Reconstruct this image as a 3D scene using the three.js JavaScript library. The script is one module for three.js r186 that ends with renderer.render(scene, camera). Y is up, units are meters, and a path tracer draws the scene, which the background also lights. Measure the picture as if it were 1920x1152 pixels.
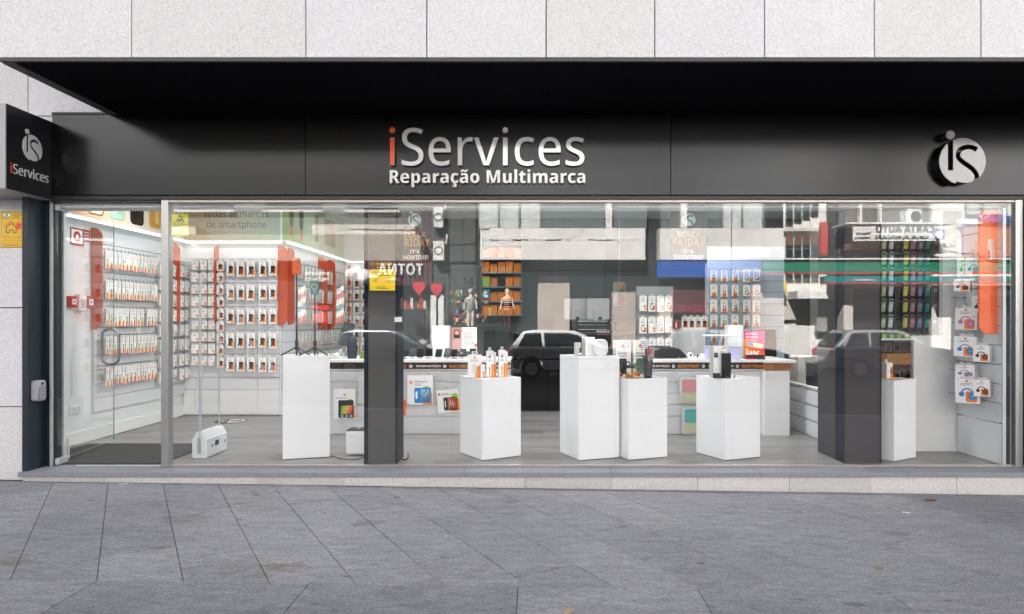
import * as THREE from 'three';
import { RoundedBoxGeometry } from 'three/addons/geometries/RoundedBoxGeometry.js';
import { TextGeometry } from 'three/addons/geometries/TextGeometry.js';
import { FontLoader } from 'three/addons/loaders/FontLoader.js';
import { mergeGeometries } from 'three/addons/utils/BufferGeometryUtils.js';
import { RectAreaLightUniformsLib } from 'three/addons/lights/RectAreaLightUniformsLib.js';
import { Brush, Evaluator, SUBTRACTION } from 'three-bvh-csg';

// ---------------------------------------------------------------- camera, sky, sun, exposure
const FOCAL = 1270, EYE = 1.375, CAM_Z = 6.35;              // pixels of the 1920 wide photograph; metres above the shop floor; metres before the glass
const scene = new THREE.Scene();
const camera = new THREE.PerspectiveCamera(2 * Math.atan(576 / FOCAL) * 180 / Math.PI, 1920 / 1152, 0.05, 400);
camera.position.set(0, EYE, CAM_Z);
camera.setViewOffset(1920, 1152, -41, -24, 1920, 1152);     // a shifted lens: the facade stays upright
const renderer = new THREE.WebGLRenderer({ antialias: true });
renderer.toneMapping = THREE.LinearToneMapping;
renderer.toneMappingExposure = 9.6;
renderer.shadowMap.enabled = true;
{ // hazy clear sky, evenly bright round the horizon
  const W = 256, H = 128, a = new Float32Array(W * H * 4);
  for (let j = 0; j < H; j++) for (let i = 0; i < W; i++) {
    const el = Math.max(0, ((j + 0.5) / H - 0.5) * Math.PI), k = Math.pow(1 - Math.sin(el), 1.6), o = (j * W + i) * 4;
    a[o] = 0.07 + 0.085 * k; a[o + 1] = 0.075 + 0.088 * k; a[o + 2] = 0.09 + 0.09 * k; a[o + 3] = 1;
  }
  const t = new THREE.DataTexture(a, W, H, THREE.RGBAFormat, THREE.FloatType);
  t.mapping = THREE.EquirectangularReflectionMapping; t.magFilter = t.minFilter = THREE.LinearFilter; t.needsUpdate = true;
  scene.background = t; scene.environment = t;
}
const sun = new THREE.DirectionalLight(new THREE.Color().setRGB(1, 0.965, 0.92), 5);
sun.position.set(-14, 34, -40); sun.target.position.set(0, 0, 0); sun.shadow.radius = 1;
Object.assign(sun.shadow.camera, { left: -40, right: 40, top: 40, bottom: -40, near: 1, far: 140 });
scene.add(sun, sun.target);
RectAreaLightUniformsLib.init();

// ---------------------------------------------------------------- helpers
let seed = 7;
const rnd = () => { seed = (seed + 0x6d2b79f5) | 0; let t = Math.imul(seed ^ (seed >>> 15), 1 | seed); t = (t + Math.imul(t ^ (t >>> 7), 61 | t)) ^ t; return ((t ^ (t >>> 14)) >>> 0) / 4294967296; };
const rr = (a, b) => a + (b - a) * rnd();
const X = (px, z) => (px - 1001) * (CAM_Z - z) / FOCAL;            // where the photograph's column / row lies at depth z
const Y = (py, z) => EYE + (600 - py) * (CAM_Z - z) / FOCAL;
const MX = (px, z) => (px - 1001) * (CAM_Z + z) / FOCAL;           // the same for what is seen mirrored in the glass
const MY = (py, z) => EYE + (600 - py) * (CAM_Z + z) / FOCAL;
const used = new Map();
function numbered(n) { const k = used.get(n) || 0; used.set(n, k + 1); return k ? n + '_' + String(k).padStart(3, '0') : n; }
function tag(o, label, category, group, kind) {
  if (label) o.userData.label = label;
  if (category) o.userData.category = category;
  if (group) o.userData.group = group;
  if (kind) o.userData.kind = kind;
  return o;
}
function thing(name, label, category, [x, y, z] = [0, 0, 0], turn = 0, group) {
  const o = new THREE.Group(); o.name = numbered(name); scene.add(o); o.position.set(x, y, z); o.rotation.y = turn;
  return tag(o, label, category, group);
}
function part(name, geo, mat, parent, label) {
  const m = new THREE.Mesh(geo, mat); m.name = name; parent.add(m);
  if (label) m.userData.label = label;
  return m;
}
function single(name, geo, mat, label, category, [x, y, z] = [0, 0, 0], turn = 0, group) {
  const m = new THREE.Mesh(geo, mat); m.name = numbered(name); scene.add(m); m.position.set(x, y, z); m.rotation.y = turn;
  return tag(m, label, category, group);
}
function struct(name, geo, mat) { const o = geo ? new THREE.Mesh(geo, mat) : new THREE.Group(); o.name = numbered(name); scene.add(o); return tag(o, null, null, null, 'structure'); }
const lin = (r, g, b) => new THREE.Color().setRGB(r, g, b);
function mat(c, rough = 0.6, metal = 0, o = {}) {
  const m = new (o.clearcoat || o.transmission || o.specularIntensity !== undefined || o.ior ? THREE.MeshPhysicalMaterial : THREE.MeshStandardMaterial)({ color: Array.isArray(c) ? lin(...c) : c, roughness: rough, metalness: metal, ...o });
  return m;
}
// box from corner to corner, uv in metres (shifted per box so that grain does not line up)
function bx(x0, y0, z0, x1, y1, z1, r = 0) {
  const w = x1 - x0, h = y1 - y0, d = z1 - z0;
  const g = r ? new RoundedBoxGeometry(w, h, d, 1, Math.min(r, w / 2.01, h / 2.01, d / 2.01)) : new THREE.BoxGeometry(w, h, d);
  metreUV(g, rr(0, 9), rr(0, 9));
  g.translate((x0 + x1) / 2, (y0 + y1) / 2, (z0 + z1) / 2);
  return g;
}
function metreUV(g, ou = 0, ov = 0) {
  const p = g.attributes.position, n = g.attributes.normal, u = g.attributes.uv;
  for (let i = 0; i < p.count; i++) {
    const ax = Math.abs(n.getX(i)), ay = Math.abs(n.getY(i)), az = Math.abs(n.getZ(i));
    if (ay >= ax && ay >= az) u.setXY(i, p.getX(i) + ou, p.getZ(i) + ov);
    else if (ax >= az) u.setXY(i, p.getZ(i) + ou, p.getY(i) + ov);
    else u.setXY(i, p.getX(i) + ou, p.getY(i) + ov);
  }
  return g;
}
const cb = (w, h, d, r = 0) => bx(-w / 2, 0, -d / 2, w / 2, h, d / 2, r);        // box standing on the origin
function cyl(r0, r1, h, n = 20) { const g = new THREE.CylinderGeometry(r1, r0, h, n); g.translate(0, h / 2, 0); return g; }
function bar(a, b, r, n = 8) { return new THREE.TubeGeometry(new THREE.LineCurve3(new THREE.Vector3(...a), new THREE.Vector3(...b)), 1, r, n); }
function wire(pts, r, seg = 24, n = 6, closed = false) { return new THREE.TubeGeometry(new THREE.CatmullRomCurve3(pts.map((p) => new THREE.Vector3(...p)), closed, 'catmullrom', 0.5), seg, r, n, closed); }
const mv = (g, x, y, z) => { g.translate(x, y, z); return g; };
const join = (list) => mergeGeometries(list.map((g) => { const q = g.index ? g.toNonIndexed() : g; for (const k of Object.keys(q.attributes)) if (!['position', 'normal', 'uv'].includes(k)) q.deleteAttribute(k); return q; }));
function slabShape(pts, depth, bevel = 0.002) {
  const s = new THREE.Shape(pts.map((p) => new THREE.Vector2(p[0], p[1])));
  return new THREE.ExtrudeGeometry(s, { depth, bevelEnabled: bevel > 0, bevelSize: bevel, bevelThickness: bevel, bevelOffset: -bevel, bevelSegments: 1, curveSegments: 10 });
}
function rrect(w, h, r) { const s = new THREE.Shape(), x = -w / 2, y = -h / 2; s.moveTo(x + r, y); s.lineTo(x + w - r, y); s.absarc(x + w - r, y + r, r, -Math.PI / 2, 0); s.lineTo(x + w, y + h - r); s.absarc(x + w - r, y + h - r, r, 0, Math.PI / 2); s.lineTo(x + r, y + h); s.absarc(x + r, y + h - r, r, Math.PI / 2, Math.PI); s.lineTo(x, y + r); s.absarc(x + r, y + r, r, Math.PI, 1.5 * Math.PI); return s; }
const ext = (s, depth, bevel = 0, seg = 8) => new THREE.ExtrudeGeometry(s, { depth, bevelEnabled: bevel > 0, bevelSize: bevel, bevelThickness: bevel, bevelOffset: -bevel, bevelSegments: 2, curveSegments: seg });
const ORD = ['first', 'second', 'third', 'fourth', 'fifth', 'sixth', 'seventh', 'eighth', 'ninth', 'tenth', 'eleventh', 'twelfth', 'thirteenth', 'fourteenth', 'fifteenth'];
const rowName = (i, n) => (i === 0 ? 'top' : i === n - 1 ? 'bottom' : ORD[i]);

// ---------------------------------------------------------------- textures
function dataTex(w, h, f, rx = 1, ry = 1, srgb = true) {
  const a = new Uint8Array(w * h * 4);
  for (let j = 0; j < h; j++) for (let i = 0; i < w; i++) { const c = f(i, j), o = (j * w + i) * 4; a[o] = c[0]; a[o + 1] = c[1]; a[o + 2] = c[2]; a[o + 3] = 255; }
  const t = new THREE.DataTexture(a, w, h); t.wrapS = t.wrapT = THREE.RepeatWrapping; t.magFilter = THREE.LinearFilter; t.minFilter = THREE.LinearMipmapLinearFilter; t.generateMipmaps = true;
  if (srgb) t.colorSpace = THREE.SRGBColorSpace;
  t.repeat.set(rx, ry); t.needsUpdate = true; return t;
}
// smooth tiling noise on a lattice
function lattice(n) { const v = new Float32Array(n * n); for (let i = 0; i < n * n; i++) v[i] = rnd(); return (x, y) => {
  const xi = Math.floor(x), yi = Math.floor(y), fx = x - xi, fy = y - yi, sx = fx * fx * (3 - 2 * fx), sy = fy * fy * (3 - 2 * fy);
  const g = (a, b) => v[(((b % n) + n) % n) * n + (((a % n) + n) % n)];
  return (g(xi, yi) * (1 - sx) + g(xi + 1, yi) * sx) * (1 - sy) + (g(xi, yi + 1) * (1 - sx) + g(xi + 1, yi + 1) * sx) * sy;
}; }
const L8 = lattice(8), L32 = lattice(32), L128 = lattice(128), L512 = lattice(512);
const texGranite = dataTex(1024, 1024, (i, j) => {          // 2 m: pale granite with grey and dark grains
  const u = i / 1024, v = j / 1024, g = L512(u * 512, v * 512), m = L128(u * 128, v * 128), b = L8(u * 8, v * 8), s = rnd();
  let k = 224 + (g - 0.5) * 26 + (m - 0.5) * 9 + (b - 0.5) * 3 + (s - 0.5) * 22;
  if (g < 0.13) k -= 52 * (0.4 + 0.6 * s);
  k -= 8; return [k, k - 1, k];
}, 0.5, 0.5);
const PAVE_W = 14, PAVE_D = 3.5;
const stains = [];
for (const [px, py, r, c, s] of [[345, 985, 0.13, 1, 0.5], [362, 978, 0.09, 0, 0.5], [300, 1040, 0.05, 0, 0.9], [508, 1073, 0.07, 0, 1], [556, 1069, 0.06, 0, 0.8], [437, 1081, 0.09, 0, 0.35], [488, 1090, 0.05, 0, 0.5], [15, 1071, 0.1, 0, 0.6], [28, 1051, 0.03, 0, 0.7], [86, 1053, 0.035, 1, 0.5], [900, 1075, 0.03, 0, 0.8], [957, 945, 0.05, 0, 0.7], [685, 987, 0.09, 1, 0.6], [480, 938, 0.03, 2, 0.9], [743, 939, 0.025, 2, 1], [248, 973, 0.02, 3, 1], [742, 1120, 0.08, 1, 0.35], [1040, 1068, 0.04, 0, 0.6], [1080, 1085, 0.03, 0, 0.6], [1600, 1129, 0.04, 2, 0.7], [1648, 1058, 0.025, 0, 1], [1845, 1066, 0.06, 1, 0.6], [1310, 1055, 0.025, 2, 0.9], [1496, 956, 0.04, 2, 0.5], [1168, 989, 0.03, 2, 0.6], [210, 982, 0.02, 2, 0.7], [170, 953, 0.02, 2, 0.7], [450, 985, 0.02, 2, 0.8], [1680, 993, 0.07, 1, 0.6], [1290, 1068, 0.1, 1, 0.35], [905, 925, 0.12, 1, 0.5]]) {
  const d = 1.53 * FOCAL / (py - 600); stains.push([(px - 1001) * d / FOCAL, CAM_Z - d, r, c, s]);
}
for (let i = 0; i < 150; i++) stains.push([rr(-6, 6), rr(0.3, 2.9), rr(0.007, 0.022), rnd() < 0.25 ? 0 : 2, rr(0.25, 0.8)]);
const texPave = (() => {
  const W = 2048, H = 1024, dx = PAVE_W / W, dz = PAVE_D / H, acc = new Float32Array(W * H * 4);
  for (const [x, z, r, c, s] of stains) {
    const i0 = Math.floor((x + PAVE_W / 2 - r * 1.6) / dx), i1 = Math.ceil((x + PAVE_W / 2 + r * 1.6) / dx), j0 = Math.floor((z - r) / dz), j1 = Math.ceil((z + r) / dz);
    for (let j = Math.max(0, j0); j <= Math.min(H - 1, j1); j++) for (let i = Math.max(0, i0); i <= Math.min(W - 1, i1); i++) {
      const ex = (i * dx - PAVE_W / 2 - x) / 1.4, ez = j * dz - z, n = L128(i * 0.16, j * 0.16) * 0.9 + L32(i * 0.05, j * 0.05) * 0.5;
      const q = Math.hypot(ex, ez) / r + (n - 0.7) * 0.9, a = Math.max(0, Math.min(1, (0.95 - q) * 4)) * s * (0.5 + 0.5 * L512(i * 0.7, j * 0.7));
      const o = (j * W + i) * 4; if (a > acc[o + 3]) { acc[o] = c; acc[o + 3] = a; }
    }
  }
  const tint = [[104, 74, 52], [82, 80, 76], [48, 48, 50], [170, 30, 40]];
  return dataTex(W, H, (i, j) => {
    const g = L512(i * 0.55, j * 0.95), m = L128(i * 0.1, j * 0.17), b = L32(i * 32 / W * 1.0, j * 8 / H), f = L128(i * 0.031, j * 0.055), s = rnd();
    let k = 137 + (g - 0.5) * 30 + (m - 0.5) * 18 + (b - 0.5) * 9 + (f - 0.5) * 12 + (s - 0.5) * 46;
    const o = (j * W + i) * 4, a = acc[o + 3] * (acc[o] ? 0.7 : 0.5) , t = tint[acc[o]];
    return [k * (1 - a) + t[0] * a, (k - 1) * (1 - a) + t[1] * a, (k + 2.5) * (1 - a) + t[2] * a];
  }, 1 / PAVE_W, 1 / PAVE_D);
})();
const texFloor = dataTex(1024, 1024, (i, j) => {            // 2.4 m of grey oak-look boards running across
  const row = Math.floor(j / 77), off = (row * 397) % 1024, seam = j % 77 < 2 || (i + off) % 1024 < 2;
  const b = L32(row * 3.7 + Math.floor((i + off) / 1024) * 5, row * 1.3), g = L512((i + off) * 0.03, j * 0.8 + row * 31), w = L128((i + off) * 0.012, j * 0.35 + row * 17);
  const k = 128 + (b - 0.5) * 30 + (g - 0.5) * 26 + (w - 0.5) * 40 - (seam ? 30 : 0);
  return [k + 1, k - 1, k - 4];
}, 1 / 2.4, 1 / 2.4);
const texMat = dataTex(256, 256, () => { const k = 62 + (rnd() - 0.5) * 60; return [k, k - 1, k - 2]; }, 2, 2);
const texRender = dataTex(512, 512, (i, j) => {             // 4 m of painted render with weathering and grime
  const u = i / 512, v = j / 512, b = L8(u * 8, v * 8), m = L32(u * 32, v * 32), r = L128(u * 128, v * 24), g = L128(u * 128, v * 128);
  let k = 226 + (b - 0.5) * 18 + (m - 0.5) * 16 + (g - 0.5) * 8 - (r > 0.82 ? 28 * (r - 0.82) * 5 : 0);
  return [k, k - 2, k - 6];
}, 0.25, 0.25);
const texSteel = dataTex(256, 1024, (i, j) => { const k = 176 + (L512(i * 2, j * 0.02) - 0.5) * 34 + (rnd() - 0.5) * 10; return [k, k, k]; }, 4, 0.5);
const texAsphalt = dataTex(512, 512, (i, j) => { const k = 50 + (rnd() - 0.5) * 34 + (L32(i / 16, j / 16) - 0.5) * 16; return [k, k, k + 2]; }, 0.4, 0.4);
function cv(w, h, draw) {
  const c = document.createElement('canvas'); c.width = w; c.height = h; const x = c.getContext('2d'); draw(x, w, h);
  const t = new THREE.CanvasTexture(c); t.colorSpace = THREE.SRGBColorSpace; t.magFilter = THREE.LinearFilter; t.anisotropy = 8; return t;
}
const fillR = (x, c, ...r) => { x.fillStyle = c; x.fillRect(...r); };
const disc = (x, c, cx, cy, r) => { x.fillStyle = c; x.beginPath(); x.arc(cx, cy, r, 0, 7); x.fill(); };
const rbox = (x, c, a, b, w, h, r) => { x.fillStyle = c; x.beginPath(); x.roundRect(a, b, w, h, r); x.fill(); };
function write(x, s, cx, cy, size, c, { bold = true, w = 0, align = 'center', face = 'sans-serif' } = {}) {
  x.font = (bold ? 'bold ' : '') + size + 'px ' + face; x.fillStyle = c; x.textAlign = align; x.textBaseline = 'middle';
  if (!w) return x.fillText(s, cx, cy);
  const k = w / x.measureText(s).width; x.save(); x.translate(cx, cy); x.scale(k, 1); x.fillText(s, 0, 0); x.restore();
}
const LOGO_S = [[0.62, 0.5], [0.42, 0.6], [0.2, 0.62], [-0.04, 0.55], [-0.18, 0.38], [-0.17, 0.16], [-0.02, 0], [0.22, -0.17], [0.46, -0.36], [0.6, -0.58], [0.6, -0.78], [0.48, -0.95], [0.25, -1.02], [0, -1.02], [-0.3, -0.96]];
function logo2d(x, cx, cy, r, fg, bg) {
  x.save(); x.translate(cx, cy); x.scale(r, -r); disc(x, fg, 0, 0, 1);
  x.fillStyle = bg; x.fillRect(-0.63, -0.4, 0.23, 1.4); x.strokeStyle = bg; x.lineWidth = 0.21; x.lineJoin = 'round'; x.beginPath(); LOGO_S.forEach((p, i) => (i ? x.lineTo(...p) : x.moveTo(...p))); x.stroke();
  disc(x, fg, -0.52, 1.14, 0.19); x.restore();
}
const fine = (x, a, b, w, n, step, c = '#8a8d92') => { for (let i = 0; i < n; i++) fillR(x, c, a, b + i * step, w * (0.6 + 0.4 * L8(i * 3.1, a)), step * 0.4); };

// ---------------------------------------------------------------- materials
const Mt = {
  granite: mat(0xffffff, 0.75, 0, { map: texGranite }), graniteB: mat(0xfbfaf9, 0.75, 0, { map: texGranite }), graniteC: mat(0xfdfdfe, 0.75, 0, { map: texGranite }),
  riser: mat(0xefebe8, 0.8, 0, { map: texGranite }), riserB: mat(0xe3dfdc, 0.8, 0, { map: texGranite }),
  tread: mat(0xa0a2a8, 0.55, 0, { map: texGranite }),
  joint: mat([0.03, 0.028, 0.028], 0.9), bed: mat([0.05, 0.047, 0.045], 0.95),
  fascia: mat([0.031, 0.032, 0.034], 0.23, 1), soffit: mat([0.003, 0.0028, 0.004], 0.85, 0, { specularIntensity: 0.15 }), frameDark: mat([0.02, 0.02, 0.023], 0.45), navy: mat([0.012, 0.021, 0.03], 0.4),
  signBlack: mat([0.012, 0.012, 0.014], 0.35), boxFront: mat([0.36, 0.36, 0.37], 0.4, 0.2),
  steel: mat(0xffffff, 0.34, 0.85, { map: texSteel }), alu: mat([0.42, 0.37, 0.34], 0.4, 0.7), chrome: mat([0.3, 0.3, 0.3], 0.22, 1), pale: mat([0.5, 0.53, 0.55], 0.4, 0.3),
  letter: mat([0.64, 0.64, 0.65], 0.1, 0.15), navyIn: mat([0.01, 0.017, 0.025], 0.5, 0, { specularIntensity: 0.25 }), logoFace: mat([0.33, 0.33, 0.34], 0.12, 0), letterB: mat([0.72, 0.71, 0.71], 0.2, 0.1), letterO: mat([0.72, 0.09, 0.012], 0.3), letterSide: mat([0.01, 0.01, 0.01], 0.4),
  glass: mat(0xffffff, 0.0, 0, { transmission: 1, thickness: 0, ior: 1.5 }), glassEdge: mat([0.25, 0.4, 0.36], 0.2), clear: mat(0xffffff, 0.0, 0, { transmission: 1, thickness: 0, ior: 1.22 }),
  wall: mat([0.72, 0.73, 0.73], 0.75), wallGrey: mat([0.1, 0.115, 0.115], 0.7), wallGreyB: mat([0.088, 0.1, 0.1], 0.65), standBlack: mat([0.005, 0.005, 0.0055], 0.6, 0, { specularIntensity: 0.2 }), wallCool: mat([0.68, 0.7, 0.71], 0.7), slat: mat([0.7, 0.7, 0.72], 0.45), slatDark: mat([0.2, 0.2, 0.21], 0.6), ceil: mat([0.7, 0.71, 0.7], 0.8),
  gloss: mat([0.87, 0.88, 0.89], 0.22), glossB: mat([0.8, 0.8, 0.79], 0.3), white: mat([0.78, 0.78, 0.77], 0.45), card: mat([0.6, 0.6, 0.58], 0.55), cardSide: mat([0.48, 0.48, 0.46], 0.6),
  orange: mat([0.5, 0.062, 0.014], 0.32), orangeBright: mat([0.85, 0.13, 0.025], 0.35), orangeBox: mat([0.62, 0.19, 0.02], 0.6), green: mat([0.3, 0.55, 0.02], 0.5), red: mat([0.48, 0.012, 0.02], 0.4),
  black: mat([0.012, 0.012, 0.013], 0.45), blackGloss: mat([0.008, 0.008, 0.009], 0.15), dark: mat([0.035, 0.036, 0.038], 0.5), colGrey: mat([0.085, 0.083, 0.081], 0.5, 0, { specularIntensity: 0.4 }), colDark: mat([0.05, 0.047, 0.05], 0.5, 0, { specularIntensity: 0.4 }),
  brown: mat([0.32, 0.16, 0.065], 0.75), darkBrown: mat([0.06, 0.035, 0.025], 0.7), lilac: mat([0.55, 0.53, 0.78], 0.4), silver: mat([0.6, 0.6, 0.6], 0.3, 0.8), hook: mat([0.3, 0.3, 0.3], 0.35, 0.7),
  led: mat([0.9, 1, 0.97], 0.5, 0, { emissive: lin(0.85, 1, 0.96), emissiveIntensity: 0.2 }), lamp: mat([0.9, 0.9, 0.9], 0.5, 0, { emissive: lin(1, 0.97, 0.92), emissiveIntensity: 0.5 }),
};
const mapped = (t, rough = 0.5, o = {}) => mat(0xffffff, rough, 0, { map: t, ...o });
const printBox = (w, h, d, m, side = Mt.cardSide) => { const g = new THREE.BoxGeometry(w, h, d); return [g, [side, side, side, side, m, side]]; };

const loader = new FontLoader();
const sans = await loader.loadAsync('fonts/droid/droid_sans_regular.typeface.json'), sansBold = await loader.loadAsync('fonts/droid/droid_sans_bold.typeface.json');
function advance(font, s) { let a = 0; for (const c of s) a += (font.data.glyphs[c] || font.data.glyphs['?']).ha / font.data.resolution; return a; }
// one geometry per letter, the whole word spanning x0..x0+width on the baseline y
function letters(s, font, width, depth, hScale = 1) {
  const out = [], lead = (font.data.glyphs[s[0]].x_min || 0) / font.data.resolution, k = width / (advance(font, s) - lead);
  let at = -lead;
  for (const c of s) {
    if (c !== ' ') { const g = new TextGeometry(c, { font, size: 1, depth: depth, curveSegments: 8, bevelEnabled: false }); g.translate(at, 0, 0); g.scale(k, k * hScale, 1); out.push([c, g]); }
    at += advance(font, c);
  }
  return out;
}
const textLine = (s, font, width, depth, hScale = 1) => join(letters(s, font, width, depth, hScale).map((l) => l[1]));

// ================================================================ THE SETTING
// ---------------------------------------------------------------- road and pavement
struct('road', bx(-120, -0.75, -120, 120, -0.36, 120), mapped(texAsphalt, 0.9));
{
  const pave = struct('pavement'); pave.position.y = -0.1443; pave.rotation.z = -0.014;
  part('bed', bx(-9.5, -0.4, -0.5, 9.5, -0.008, 4.8), Mt.bed, pave);
  const tones = [0xffffff, 0xf3f3f5, 0xfafafa, 0xeeeef0].map((c) => mat(c, 0.72, 0, { map: texPave }));
  const clip = (poly, ax, lim, keepAbove) => {
    const out = [];
    poly.forEach((p, i) => {
      const q = poly[(i + 1) % poly.length], a = keepAbove ? p[ax] - lim : lim - p[ax], b = keepAbove ? q[ax] - lim : lim - q[ax];
      if (a >= 0) out.push(p);
      if (a * b < 0) { const t = a / (a - b); out.push([p[0] + (q[0] - p[0]) * t, p[1] + (q[1] - p[1]) * t]); }
    });
    return out;
  };
  const inset = (poly, e) => {                                 // convex polygon drawn in by e
    const n = poly.length, cx = poly.reduce((s, p) => s + p[0], 0) / n, cz = poly.reduce((s, p) => s + p[1], 0) / n, lines = [];
    for (let i = 0; i < n; i++) { const p = poly[i], q = poly[(i + 1) % n]; let nx = q[1] - p[1], nz = p[0] - q[0]; const L = Math.hypot(nx, nz) || 1; nx /= L; nz /= L; if ((cx - p[0]) * nx + (cz - p[1]) * nz < 0) { nx = -nx; nz = -nz; } lines.push([nx, nz, nx * p[0] + nz * p[1] + e]); }
    return lines.map((a, i) => { const b = lines[(i + n - 1) % n], D = b[0] * a[1] - a[0] * b[1]; return Math.abs(D) < 1e-6 ? poly[i] : [(b[2] * a[1] - a[2] * b[1]) / D, (b[0] * a[2] - a[0] * b[2]) / D]; });
  };
  const area = (p) => Math.abs(p.reduce((s, a, i) => { const b = p[(i + 1) % p.length]; return s + a[0] * b[1] - b[0] * a[1]; }, 0)) / 2;
  const lay = (poly) => {
    const clean = poly.filter((p, i) => { const q = poly[(i + 1) % poly.length]; return Math.hypot(p[0] - q[0], p[1] - q[1]) > 0.012; });
    if (clean.length < 3 || area(clean) < 0.006) return;
    const g = slabShape(inset(clean, 0.0021).map(([x, z]) => [x, -z]), 0.03, 0.0015); g.rotateX(-Math.PI / 2); g.translate(0, -0.0315 + rr(-0.0012, 0.0012), 0);
    const u = g.attributes.uv, p = g.attributes.position; for (let i = 0; i < u.count; i++) u.setXY(i, p.getX(i) + PAVE_W / 2, p.getZ(i));
    part('slab', g, tones[Math.floor(rnd() * 4)], pave);
  };
  const A = 31 * Math.PI / 180, U = [-Math.sin(A), -Math.cos(A)], V = [Math.cos(A), -Math.sin(A)], P = 0.422, LEN = 1.3, v0 = -1.987 * V[0] + 2.51 * V[1];
  for (let k = -26; k < 28; k++) {
    const off = rr(0, LEN);
    for (let m = -9; m < 9; m++) {
      const va = v0 + k * P, vb = va + P, ua = m * LEN + off, ub = ua + LEN;
      let poly = [[va, ua], [vb, ua], [vb, ub], [va, ub]].map(([v, u]) => [v * V[0] + u * U[0], v * V[1] + u * U[1]]);
      for (const [ax, lim, above] of [[1, 0.24, true], [1, 2.5, false], [0, -6.2, true], [0, 6.2, false]]) if (poly.length) poly = clip(poly, ax, lim, above);
      if (poly.length > 2) lay(poly);
    }
  }
  const cuts = [-6.2, -4.4, -3.69, -2.49, -1.28, -0.09, 0.93, 2.02, 3.1, 4.2, 5.3, 6.2];
  for (let i = 0; i + 1 < cuts.length; i++) { lay([[cuts[i], 2.5], [cuts[i + 1], 2.5], [cuts[i + 1], 3.1], [cuts[i], 3.1]]); lay([[cuts[i] + 0.3, 3.1], [Math.min(6.2, cuts[i + 1] + 0.3), 3.1], [Math.min(6.2, cuts[i + 1] + 0.3), 3.9], [cuts[i] + 0.3, 3.9]]); }
  part('edge_paving', join([bx(-9.5, -0.0078, 3.9, 9.5, -0.002, 4.8), bx(-9.5, -0.0078, -0.5, -6.2, -0.002, 3.9), bx(6.2, -0.0078, -0.5, 9.5, -0.002, 3.9)]), tones[1], pave);
  part('kerb', bx(-9.5, -0.4, 4.804, 9.5, 0.004, 5.0, 0.015), Mt.riserB, pave);
}
{ // small litter on the slabs
  const at = (px, py) => { const d = 1.52 * FOCAL / (py - 600), x = (px - 1001) * d / FOCAL; return [x, -0.1443 - 0.014 * x + 0.003, CAM_Z - d]; };
  single('paper_scrap', bx(-0.035, 0, -0.006, 0.035, 0.004, 0.006), Mt.white, 'thin white scrap of paper on the slabs below the sill', 'litter', at(231, 920), 0.5);
  single('paper_scrap', bx(-0.03, 0, -0.005, 0.03, 0.004, 0.005), Mt.white, 'white paper strip on the pavement in front of the dark pillar', 'litter', at(1700, 953), -0.6);
  const leaf = ext(new THREE.Shape([[-0.035, 0], [-0.01, 0.016], [0.02, 0.012], [0.04, 0], [0.015, -0.014], [-0.015, -0.012]].map((p) => new THREE.Vector2(...p))), 0.003); leaf.rotateX(-Math.PI / 2);
  single('dry_leaf', leaf, mat([0.3, 0.17, 0.05], 0.8), 'brown dry leaf lying on the pavement far from the sill', 'leaf', at(1648, 1059), 0.4);
  single('dry_leaf', leaf.clone().scale(1.2, 1, 1.5), mat([0.42, 0.3, 0.2], 0.8), 'pale dry leaf on the border slabs near the front', 'leaf', at(1066, 1148), 1);
  single('rusty_plate', bx(-0.04, 0, -0.008, 0.04, 0.012, 0.008), mat([0.12, 0.05, 0.03], 0.8), 'small rusty plate at the foot of the white plinth stones', 'plate', at(1745, 930));
}

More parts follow.
